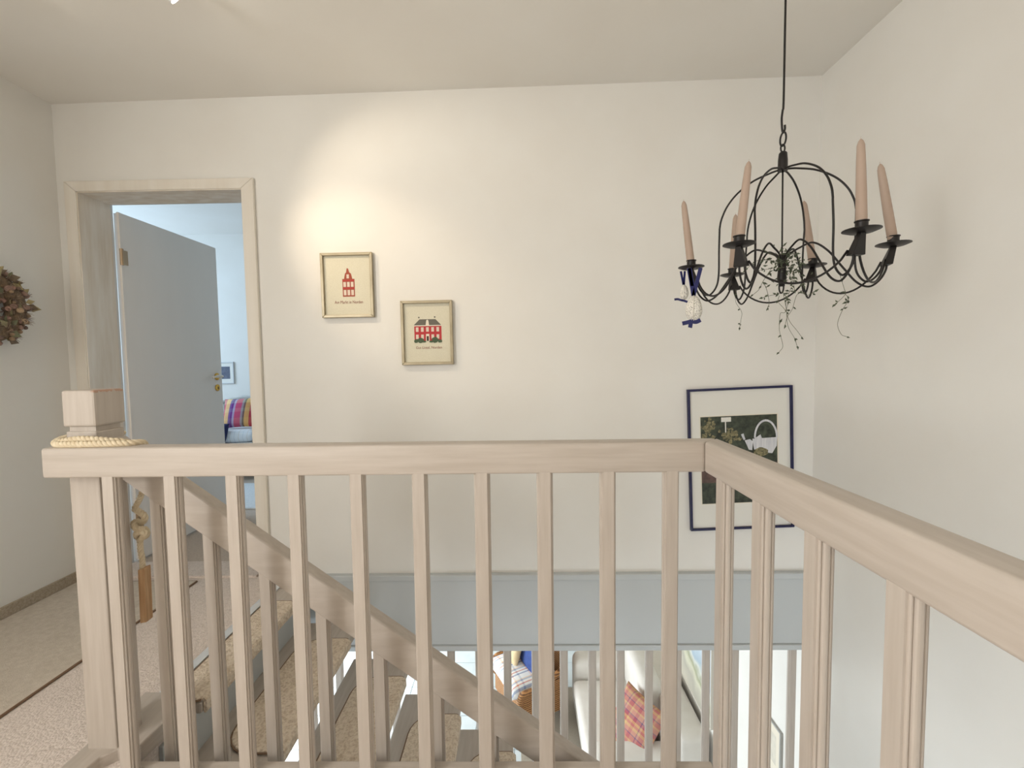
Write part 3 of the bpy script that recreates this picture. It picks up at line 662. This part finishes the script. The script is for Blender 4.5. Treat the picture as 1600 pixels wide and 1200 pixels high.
# crocheted eggs on blue ribbons
def mat_lace(name):
    m = bpy.data.materials.new(name); m.use_nodes = True; N = m.node_tree.nodes; L = m.node_tree.links; b_ = N['Principled BSDF']; b_.inputs['Roughness'].default_value = .9
    tc = N.new('ShaderNodeTexCoord'); v = N.new('ShaderNodeTexVoronoi'); v.inputs['Scale'].default_value = 190; v.feature = 'F1'
    r = N.new('ShaderNodeValToRGB'); e = r.color_ramp.elements; e[0].color = srgb((92, 88, 84)); e[0].position = .12; e[1].color = srgb((236, 232, 222)); e[1].position = .36
    bp = N.new('ShaderNodeBump'); bp.inputs['Strength'].default_value = .8; bp.inputs['Distance'].default_value = .002
    L.new(tc.outputs['Object'], v.inputs['Vector']); L.new(v.outputs[0], r.inputs[0]); L.new(r.outputs[0], b_.inputs['Base Color']); L.new(v.outputs[0], bp.inputs['Height']); L.new(bp.outputs[0], b_.inputs['Normal']); return m
M['lace'] = mat_lace('crochet_lace')
def strip(pts, w, t=.0008):
    """flat ribbon: width along the picture plane normal to the path"""
    b_ = MB(); P = [Vector(p) for p in pts]; vs = []
    for i, p in enumerate(P):
        d = (P[min(i+1, len(P)-1)]-P[max(i-1, 0)]).normalized(); s_ = d.cross(Vector((0, 1, 0))).normalized()*w*.5; y_ = Vector((0, t, 0))
        vs += [p-s_-y_, p+s_-y_, p+s_+y_, p-s_+y_]
    fs = [(0, 1, 2, 3), tuple(range(len(vs)-4, len(vs)))]
    for i in range(len(P)-1):
        for k in range(4): fs.append((i*4+k, i*4+(k+1) % 4, i*4+4+(k+1) % 4, i*4+4+k))
    return b_.add(vs, fs)
def cpx(a, c, y_): return unp(1040+a/10, 400+c/10, 1, y_)
def egg(lbl, cx, cy_, rx, rz, y_, ribs, bows, rw):
    c = cpx(cx, cy_, y_); r_ = thing('crochet_egg', lbl, 'egg ornament', c, 'crochet eggs on blue ribbons')
    prof = []
    for i in range(15):
        a = -PI/2+PI*i/14; prof.append((max(.0005, rx*math.cos(a)*(1-.14*math.sin(a))), rz*math.sin(a)))
    MB().lathe(prof, 22, c).build('shell', M['lace'], r_, smooth=True)
    MB().tube([c+Vector((rx*1.02*math.cos(-2.0)*max(.0, math.cos(a))*(1-.14*math.sin(a)), rx*1.02*math.sin(-2.0)*math.cos(a)*(1-.14*math.sin(a)), rz*1.02*math.sin(a))) for a in [-PI/2+PI*i/20 for i in range(1, 20)]], rx*.07, 6).build('seam_cord', M['egg'], r_, smooth=True)
    for q in ribs: strip([cpx(a, b_, y_-.004) for a, b_ in q], rw).build('ribbon', M['navy'], r_)
    for q in bows: strip(spline([cpx(a, b_, y_-.012+.003*(i % 2)) for i, (a, b_) in enumerate(q)], 4), rw*1.05).build('bow_loop', M['navy'], r_)
egg('larger white crocheted egg hanging on a wide navy ribbon', 442, 820, .0275, .0445, 1.575, [[(362, 190), (435, 620)], [(548, 185), (435, 620)], [(375, 190), (420, 470)]], [[(405, 1020), (480, 1030), (545, 1000)], [(405, 1020), (330, 1040), (262, 1055)], [(405, 1015), (392, 1060), (382, 1120)]], .0135)
egg('smaller white crocheted egg hanging on a thin navy ribbon', 292, 568, .0145, .0265, 1.655, [[(238, 240), (280, 450)], [(300, 235), (285, 450)]], [[(240, 690), (190, 675), (138, 680)], [(240, 690), (290, 700), (345, 720)]], .0075)

# ------------------------------------------------------------------ dried flower wreath
wc = Vector((XL+.055, 1.862, 1.402)); wr = thing('dried_wreath', 'dried flower wreath in brown, pink and green on left wall', 'wreath', wc)
MB().tube([wc+Vector((0, .125*math.cos(a), .125*math.sin(a))) for a in [2*PI*k/32 for k in range(32)]], .036, 10, closed=True).build('straw_ring', mat('straw', (140, 118, 94), .9, (110, 94, 76), 60, bump=.6, bscale=120), wr, smooth=True)
protos = {}
def piece(kind):
    b_ = MB()
    if kind == 'leaf':
        b_.add([(0, 0, 0), (.015, .02, .004), (0, .044, 0), (-.015, .02, .004), (0, .022, -.003)], [(0, 1, 4), (1, 2, 4), (2, 3, 4), (3, 0, 4), (0, 3, 2, 1)])
    elif kind == 'rose_bud':
        b_.lathe([(.004, 0), (.011, .005), (.0125, .013), (.009, .019), (.0095, .017), (.006, .018), (.005, .014), (.001, .017)], 10)
    elif kind == 'seed_head':
        b_.lathe([(.003, 0), (.009, .004), (.010, .010), (.006, .016), (.001, .018)], 7)
    else:
        for k in range(5):
            a = 2*PI*k/5; b_.tube([(0, 0, 0), (.005*math.cos(a), .005*math.sin(a), .02), (.011*math.cos(a), .011*math.sin(a), .036)], [.0012, .001, .0004], 4)
    return b_
cols = {'leaf': [(158, 152, 118), (134, 136, 108), (186, 170, 126), (128, 112, 94)], 'rose_bud': [(194, 156, 140), (206, 178, 146), (172, 142, 128)], 'seed_head': [(140, 116, 100), (166, 140, 112), (122, 102, 92)], 'sprig': [(154, 134, 126), (184, 162, 142)]}
for kind in cols:
    for i, c in enumerate(cols[kind]):
        o = piece(kind).build(kind, mat('dried_%s_%d' % (kind, i), c, .9, tuple(int(v*.85) for v in c), 90), None, smooth=(kind != 'leaf')); protos[(kind, i)] = [o, False]
for n in range(290):
    kind = random.choices(['leaf', 'rose_bud', 'seed_head', 'sprig'], [4, 2, 3, 4])[0]; i = random.randrange(len(cols[kind])); pr = protos[(kind, i)]
    o = pr[0] if not pr[1] else pr[0].copy()
    if pr[1]: COL.objects.link(o)
    pr[1] = True
    a = random.uniform(0, 2*PI); t_ = random.uniform(-1.9, 1.9)
    nrm = Vector((math.cos(t_), math.sin(t_)*math.cos(a), math.sin(t_)*math.sin(a)))
    p = Vector((0, .125*math.cos(a), .125*math.sin(a))) + nrm*random.uniform(.028, .038)
    o.parent = wr; o.matrix_parent_inverse = Matrix.Identity(4); o.location = p
    dirv = (nrm*(.45 if kind == 'leaf' else 1) + Vector((random.uniform(-.7, .7), random.uniform(-.7, .7), random.uniform(-.7, .7)))).normalized()
    if wc.x + p.x + dirv.x*.04 < XL+.002: dirv.x = abs(dirv.x)
    o.rotation_euler = dirv.to_track_quat('Y' if kind == 'leaf' else 'Z', 'X').to_euler(); s_ = random.uniform(.8, 1.15); o.scale = (s_, s_, s_)

# ------------------------------------------------------------------ rope on the newel post
rp = thing('rope', 'twisted cream rope looped over the newel post, knotted, with hanging wooden block', 'rope', (-1.17, 1.26, .92))
def twisted(path, R, pitch=.03, n=3, phase=0):
    P = [Vector(p) for p in path]; L_ = [0]
    for i in range(1, len(P)): L_.append(L_[-1]+(P[i]-P[i-1]).length)
    tot = L_[-1]; k = max(12, int(tot/pitch*9)); b_ = MB(); pts = []
    j = 0
    for i in range(k+1):
        s_ = tot*i/k
        while j < len(P)-2 and L_[j+1] < s_: j += 1
        pts.append(P[j].lerp(P[j+1], (s_-L_[j])/max(1e-9, L_[j+1]-L_[j])))
    for q in range(n):
        sp = []; T0 = None; nr = None
        for i, p in enumerate(pts):
            T = (pts[min(i+1, k)]-pts[max(i-1, 0)]).normalized()
            if nr is None: nr = T.cross(Vector((.3, .2, 1))).normalized()
            nr = (nr-T*nr.dot(T)).normalized(); bn = T.cross(nr); a = phase+2*PI*(q/n + (tot*i/k)/pitch)
            sp.append(p+(nr*math.cos(a)+bn*math.sin(a))*R*.5)
        b_.tube(sp, R*.56, 6)
    return b_
zr = RT+.0085
l1 = spline([(-1.268, 1.225, zr+.012), (-1.266, 1.182, zr+.004), (-1.235, 1.163, zr+.006), (-1.18, 1.16, zr+.012), (-1.12, 1.167, zr+.006), (-1.085, 1.185, zr-.002), (-1.075, 1.215, zr-.02), (-1.10, 1.232, zr-.02)], 8)
l2 = spline([(-1.268, 1.25, zr+.010), (-1.276, 1.2, zr+.006), (-1.25, 1.158, zr), (-1.19, 1.148, zr), (-1.12, 1.15, zr), (-1.06, 1.165, zr-.002), (-1.045, 1.195, zr-.006), (-1.06, 1.225, zr-.03), (-1.095, 1.296, zr-.05), (-1.125, 1.30, zr-.10)], 8)
back = spline([(-1.268, 1.225, zr+.012), (-1.262, 1.275, zr+.012), (-1.23, 1.29, zr+.01), (-1.185, 1.29, zr+.006)], 8)
for q in (l1, l2, back): twisted(q, .0095, .034).build('rope_loop', M['rope'], rp, smooth=True)
def rpx(a, c, y_=1.30): return unp(190+a*60/313, 760+c*60/313*1.0, 1, y_)
twisted(spline([(-1.125, 1.30, zr-.10), rpx(160, 70), rpx(105, 180)], 8), .0080, .030).build('rope_tail', M['rope'], rp, smooth=True)
kn = [rpx(105, 180), rpx(185, 240, 1.292), rpx(170, 290, 1.31), rpx(105, 290, 1.30), rpx(118, 340, 1.288), rpx(190, 350, 1.29), rpx(200, 400, 1.305), rpx(140, 420, 1.31), rpx(125, 380, 1.29), rpx(195, 375, 1.285), rpx(150, 440, 1.30)]
twisted(spline(kn, 6), .0092, .028).build('knot', M['rope'], rp, smooth=True)
twisted(spline([rpx(150, 430), rpx(155, 520), rpx(168, 600), rpx(170, 700)], 6), .0080, .030).build('rope_tail', M['rope'], rp, smooth=True)
bc0, bc1 = rpx(185, 665), rpx(205, 1100)
hw, hd = .0105, .013
blk = MB(); vs = []
for c in (bc0, bc1):
    vs += [c+Vector((-hw, -hd, 0)), c+Vector((hw, -hd, .004)), c+Vector((hw, hd, .006)), c+Vector((-hw, hd, 0))]
blk.add(vs, [(0, 1, 2, 3), (7, 6, 5, 4), (0, 4, 5, 1), (1, 5, 6, 2), (2, 6, 7, 3), (3, 7, 4, 0)]); o = blk.build('wooden_block', M['block'], rp, bevel=.003); o['label'] = 'rough brown wooden block'

# ------------------------------------------------------------------ ceiling spotlights
def emis(name, col, st_):
    m = bpy.data.materials.new(name); m.use_nodes = True; b_ = m.node_tree.nodes['Principled BSDF']
    b_.inputs['Base Color'].default_value = col + (1,); b_.inputs['Emission Color'].default_value = col + (1,); b_.inputs['Emission Strength'].default_value = st_; return m
M['lens'] = emis('lamp_lens', (1, .93, .8), 22)
sp = thing('spotlight_bar', 'white ceiling spotlight bar with adjustable halogen heads', 'spotlight', (-1.45, 1.46, cz(-1.45)))
zc = cz(-1.45)
box('bar', (-1.98, 1.44, cz(-1.98)-.022), (-1.0, 1.475, cz(-1.0)+.0), M['lampwhite'], sp, bevel=.004)
def head(pos, aim, watts, size, blend, col=(1, .80, .56), rad=.018, name='spot_lamp'):
    pos = Vector(pos); d = (Vector(aim)-pos).normalized(); hd_ = MB().lathe([(.012, -.075), (.024, -.066), (.029, -.02), (.031, .002), (.029, .002), (.026, -.004), (.003, -.004)], 22, pos, d)
    o = hd_.build('lamp_head', M['lampwhite'], sp, smooth=True, ang=.7)
    MB().lathe([(.0255, -.003), (.0255, -.001), (.015, .0012), (.001, .002)], 20, pos, d).build('lens', M['lens'], o, smooth=True)
    MB().tube([pos-d*.06, (pos.x-d.x*.02, 1.458, cz(pos.x)-.02)], .006, 8).build('lamp_arm', M['lampwhite'], sp, smooth=True)
    l = bpy.data.lights.new(name, 'SPOT'); l.energy = watts; l.spot_size = size; l.spot_blend = blend; l.color = col; l.shadow_soft_size = rad
    q = bpy.data.objects.new(name, l); COL.objects.link(q); q.location = pos+d*.012; q.rotation_euler = d.to_track_quat('-Z', 'Y').to_euler(); return q
head((-1.76, 1.46, 2.385), (-.68, 2.26, 1.58), 33, math.radians(35), .9, rad=.007, name='spot_lamp_offscreen')
c2 = unp(276, -6, 2, 2.385)
head(c2, (-.36, 2.26, 1.66), 10, math.radians(92), .75, (1, .86, .68))

# ------------------------------------------------------------------ bedroom
rg = box('bedroom_rug', (-2.95, 3.34, .0005), (-1.55, 4.05, .014), M['palerug'], None, bevel=.004); tag(rg, 'pale rug on the bedroom carpet seen through the door', 'rug')
bp = thing('framed_print', 'small white framed grey-blue print on bedroom wall', 'picture', (-3.30, BY1, 1.037))
frame_parts(bp, .215, .245, .012, .016, mat('pale_silver_frame', (206, 208, 208), .4)); rects('mount', [(-.098, -.113, .098, .113)], M['mount'], bp, -.004, .003)
rects('print', [(-.062, -.068, .062, .070)], mat('blue_grey_print', (104, 110, 128), .6, (76, 82, 100), 20), bp, -.007, .0006)
def wicker_chair(name, label, c, ang, w, dpt, hb, ha, m, legm, solid=False):
    r_ = thing(name, label, 'chair', c); r_.rotation_euler = (0, 0, ang)
    def B(mb, n, mm, **k): return loc(mb.build(n, mm, None, **k), r_)
    hw, hd = w/2, dpt/2
    for sx in (-1, 1):
        for sy in (-1, 1):
            lg = MB().tube([(sx*(hw-.03), sy*(hd-.03), .0), (sx*(hw-.035), sy*(hd-.035), .09), (sx*(hw-.03), sy*(hd-.03), .36)], [.017, .02, .022], 10); B(lg, 'leg', legm, smooth=True)
    B(MB().box((-hw, -hd, .30), (hw, hd, .37)), 'seat_frame', m, bevel=.02, segs=3, smooth=True)
    # woven apron under the seat
    for (a, b_) in (((-hw+.02, hd-.012, .13), (hw-.02, hd, .31)), ((-hw, -hd+.02, .13), (-hw+.012, hd-.02, .31)), ((hw-.012, -hd+.02, .13), (hw, hd-.02, .31))):
        B(MB().box(a, b_), 'apron', m, bevel=.004)
    # side panels and rolled arms, running into the back rim
    for sx in (-1, 1):
        sdp = [(sx*(hw-.006), hd-.01, .34), (sx*(hw+.012), hd-.01, ha-.03), (sx*(hw+.012), -hd+.05, ha+.02), (sx*(hw-.006), -hd+.05, .34)]
        B(MB().prism(sdp, None, (-sx*.016, 0, 0)), 'side_panel', m)
        B(MB().tube(spline([(sx*(hw-.03), hd-.03, .30), (sx*(hw), hd+.005, ha-.12), (sx*(hw+.012), hd-.02, ha-.01), (sx*(hw+.02), hd-.14, ha), (sx*(hw+.015), 0, ha+.01), (sx*(hw-.01), -hd+.06, ha+.07)], 6), .03, 10), 'arm', m, smooth=True)
    if solid: B(MB().prism([(-hw*.92, -hd+.012, .34), (hw*.92, -hd+.012, .34), (hw*.86, -hd-.015, ha+.5*(hb-ha)), (hw*.5, -hd-.05, hb-.02), (-hw*.5, -hd-.05, hb-.02), (-hw*.86, -hd-.015, ha+.5*(hb-ha))], None, (0, -.012, 0)), 'back_panel', m)
    rim = spline([(-hw+.01, -hd+.06, ha+.04), (-hw*.86, -hd-.02, ha+.5*(hb-ha)+.05), (-hw*.5, -hd-.06, hb-.02), (0, -hd-.075, hb), (hw*.5, -hd-.06, hb-.02), (hw*.86, -hd-.02, ha+.5*(hb-ha)+.05), (hw-.01, -hd+.06, ha+.04)], 6)
    B(MB().tube(rim, .022, 10), 'back_rim', m, smooth=True)
    for i in range(3, len(rim)-2):
        t_ = rim[i]; B(MB().tube([t_, (t_.x*.93, -hd+.01, .34)], .0055, 6), 'back_stake', m, smooth=True)
    for q in range(1, 6):
        z_ = .36+(ha-.30)*q/5; pts = []
        for i in range(11):
            x = -hw*.9+hw*1.8*i/10; pts.append((x, -hd-.012*q/2.5-.015*(1-(2*i/10-1)**2), z_))
        B(MB().tube(pts, .006, 6), 'back_weaver', m, smooth=True)
    return r_
wicker_chair('wicker_armchair', 'white wicker armchair by the bedroom wall', (-2.885, 4.42, 0), PI+.22, .60, .56, .77, .56, M['wickerw'], M['wickerw'])
check = mat_plaid('pale_check', [(0, (240, 242, 244)), (.42, (206, 214, 224)), (.5, (240, 242, 244)), (.9, (222, 214, 204))], [(0, (240, 242, 244)), (.45, (210, 216, 226)), (.55, (240, 242, 244))], 7, 7, .5)
X_ = Vector((math.cos(.22), math.sin(.22), 0)); Fw = Vector((math.sin(.22), -math.cos(.22), 0))
tag(pillow('seat_cushion', check, None, Vector((-2.885, 4.42, .425))+Fw*.03, .54, .52, .13, X_, -Fw, p=6), 'white checked seat cushion on the bedroom wicker chair', 'cushion')
bright = mat_plaid('bright_madras', [(0, (206, 120, 130)), (.10, (246, 214, 150)), (.24, (90, 104, 168)), (.30, (52, 62, 150)), (.36, (170, 180, 214)), (.42, (206, 92, 128)), (.60, (150, 166, 170)), (.66, (64, 106, 92)), (.71, (232, 190, 110)), (.84, (196, 70, 82))],
                   [(0, (214, 110, 100)), (.12, (226, 140, 120)), (.3, (206, 84, 110)), (.5, (214, 150, 150)), (.62, (200, 80, 110)), (.8, (236, 200, 170))], 1, 1, .28)
pc = unp(374.5, 645, 1, 4.36)
tag(pillow('plaid_cushion', bright, None, pc, .325, .31, .10, (1, .12, .06), (-.02, .35, .94)), 'red, yellow and blue plaid cushion on the bedroom wicker chair', 'cushion')
nc = unp(353, 680, 1, 4.10)
tag(pillow('navy_cushion', mat('navy_cloth', (36, 42, 84), .9), None, nc+Vector((-.13, .06, .0)), .24, .22, .09, (.9, -.2, 0), (.0, .4, .9)), 'navy blue cushion beside the door leaf on the wicker chair', 'cushion')

# ------------------------------------------------------------------ living room seen through the screen
rg = box('living_rug', (-.02, 2.75, G-.001), (XR-.1, 4.9, G+.006), M['rug'], None, bevel=.004); tag(rg, 'grey-beige woven rug under the white sofa', 'rug')
so = thing('sofa', 'white linen two-seat sofa against the right wall', 'sofa', (1.0, 4.05, G+.006))
z0 = G+.006
soft('base', (.56, 3.36, z0+.03), (1.48, 4.70, z0+.30), M['sofa'], so, .03)
soft('seat_cushion', (.53, 3.55, z0+.29), (1.16, 4.44, z0+.455), M['sofa'], so, .055)
soft('arm', (.545, 3.30, z0+.10), (1.42, 3.545, z0+.62), M['sofa'], so, .08, 5)
soft('arm', (.545, 4.45, z0+.10), (1.42, 4.69, z0+.62), M['sofa'], so, .08, 5)
soft('backrest', (1.23, 3.32, z0+.10), (1.475, 4.68, z0+.80), M['sofa'], so, .05, 5)
soft('back_cushion', (1.06, 3.80, z0+.43), (1.27, 4.45, z0+.88), M['sofa'], so, .07, 5)
for sx in (.62, 1.4):
    for sy in (3.42, 4.62): box('foot', (sx-.025, sy-.025, z0), (sx+.025, sy+.025, z0+.04), M['darkleg'], so)
mad = mat_plaid('rust_madras', [(0, (190, 122, 112)), (.09, (206, 168, 112)), (.18, (168, 92, 104)), (.3, (104, 92, 124)), (.34, (196, 146, 130)), (.5, (204, 176, 126)), (.56, (186, 116, 112)), (.72, (100, 94, 124)), (.76, (194, 142, 128)), (.9, (208, 178, 124))],
                [(0, (200, 146, 130)), (.2, (206, 178, 134)), (.28, (178, 102, 106)), (.5, (196, 156, 144)), (.58, (116, 102, 130)), (.63, (198, 150, 130)), (.85, (176, 98, 108))], 2.2, 2.2, .42)
mc = unp(991, 1130, 2, z0+.66); nrm = Vector((-.62, -.38, .68)).normalized(); up_ = Vector((-.05, .75, .62)); up_ = (up_-nrm*up_.dot(nrm)).normalized(); sd = up_.cross(nrm)
tag(pillow('plaid_cushion', mad, None, mc, .46, .46, .14, (up_+sd), (up_-sd)), 'rust and yellow plaid cushion on the white sofa', 'cushion')
ac = wicker_chair('wicker_armchair', 'brown wicker armchair on the bright tiles beside the rug', (.07, 4.60, G), 2.049, .62, .54, .92, .47, M['wicker'], M['darkleg'], True)
ck = mat_plaid('white_blue_check', [(0, (240, 240, 238)), (.16, (120, 140, 178)), (.26, (240, 240, 238)), (.40, (206, 112, 84)), (.48, (240, 238, 232)), (.62, (150, 166, 196)), (.72, (236, 206, 170)), (.80, (240, 240, 238))], [(0, (242, 242, 240)), (.25, (150, 164, 190)), (.36, (242, 242, 240)), (.6, (222, 160, 120)), (.7, (242, 242, 240))], 4, 3.2, .32)
fw = Vector((-.89, -.46, 0)).normalized(); sx_ = Vector((-.46, .89, 0)).normalized()
tag(pillow('seat_cushion', ck, None, Vector((.07, 4.60, G+.45))+fw*.06, .64, .60, .17, sx_, fw, p=5), 'white, blue and red checked seat cushion on the brown wicker chair', 'cushion')
tag(pillow('blue_cushion', M['blue'], None, unp(829, 1019, 2, G+.66), .34, .34, .12, sx_, Vector((.24, .13, .95))), 'plain blue cushion leaning in the brown wicker chair', 'cushion')
tag(pillow('sand_cushion', M['sand'], None, unp(829, 1019, 2, G+.66)+sx_*.19+fw*.115, .32, .34, .12, sx_, Vector((.24, .13, .95))), 'sand coloured cushion leaning in the brown wicker chair', 'cushion')
# dune painting on the right wall
pm = bpy.data.materials.new('dune_painting'); pm.use_nodes = True; N = pm.node_tree.nodes; L = pm.node_tree.links
tc = N.new('ShaderNodeTexCoord'); sx3 = N.new('ShaderNodeSeparateXYZ'); nz = N.new('ShaderNodeTexNoise'); nz.inputs['Scale'].default_value = 5; nz.inputs['Detail'].default_value = 6
ma = N.new('ShaderNodeMath'); ma.operation = 'MULTIPLY_ADD'; ma.inputs[1].default_value = .35; mb_ = N.new('ShaderNodeMath'); mb_.operation = 'MULTIPLY_ADD'; mb_.inputs[1].default_value = 1.1; 
L.new(tc.outputs['Object'], sx3.inputs[0]); L.new(tc.outputs['Object'], nz.inputs['Vector']); L.new(sx3.outputs[2], mb_.inputs[0]); mb_.inputs[2].default_value = .32
mxx = N.new('ShaderNodeMath'); mxx.operation = 'MULTIPLY_ADD'; mxx.inputs[1].default_value = .42; L.new(sx3.outputs[0], mxx.inputs[0]); L.new(mb_.outputs[0], mxx.inputs[2])
L.new(nz.outputs[0], ma.inputs[0]); L.new(mxx.outputs[0], ma.inputs[2])
rm = N.new('ShaderNodeValToRGB'); e = rm.color_ramp.elements; e[0].position = .1; e[0].color = srgb((206, 200, 184)); e[1].position = 1; e[1].color = srgb((214, 226, 236))
for p_, c_ in ((.30, (176, 172, 158)), (.42, (206, 204, 182)), (.5, (158, 160, 128)), (.58, (208, 210, 202)), (.66, (164, 182, 194)), (.8, (184, 198, 208))): q = e.new(p_); q.color = srgb(c_)
L.new(ma.outputs[0], rm.inputs[0]); L.new(rm.outputs[0], N['Principled BSDF'].inputs['Base Color'])
dp = thing('dune_painting', 'pale coastal dune painting on the right wall above sofa', 'picture', (XR, 3.98, -1.40)); dp.rotation_euler = (0, 0, -PI/2)
rects('canvas', [(-.64, -.385, .64, .385)], pm, dp, -.001, .03); frame_parts(dp, 1.30, .79, .01, .034, mat('pale_wood_frame', (206, 200, 188), .5))
fp = thing('framed_print', 'small cream mounted print hanging low on the stairwell wall', 'picture', (XR, 2.565, -1.21)); fp.rotation_euler = (0, 0, -PI/2)
frame_parts(fp, .21, .32, .010, .016, mat('thin_grey_frame', (176, 176, 172), .4)); rects('mount', [(-.096, -.151, .096, .151)], M['cream_st'], fp, -.003, .004)
rects('print', [(-.05, -.09, .05, .09)], mat('faint_print', (206, 200, 186), .8, (226, 220, 204), 20), fp, -.007, .0005)
S.cycles.use_denoising = True
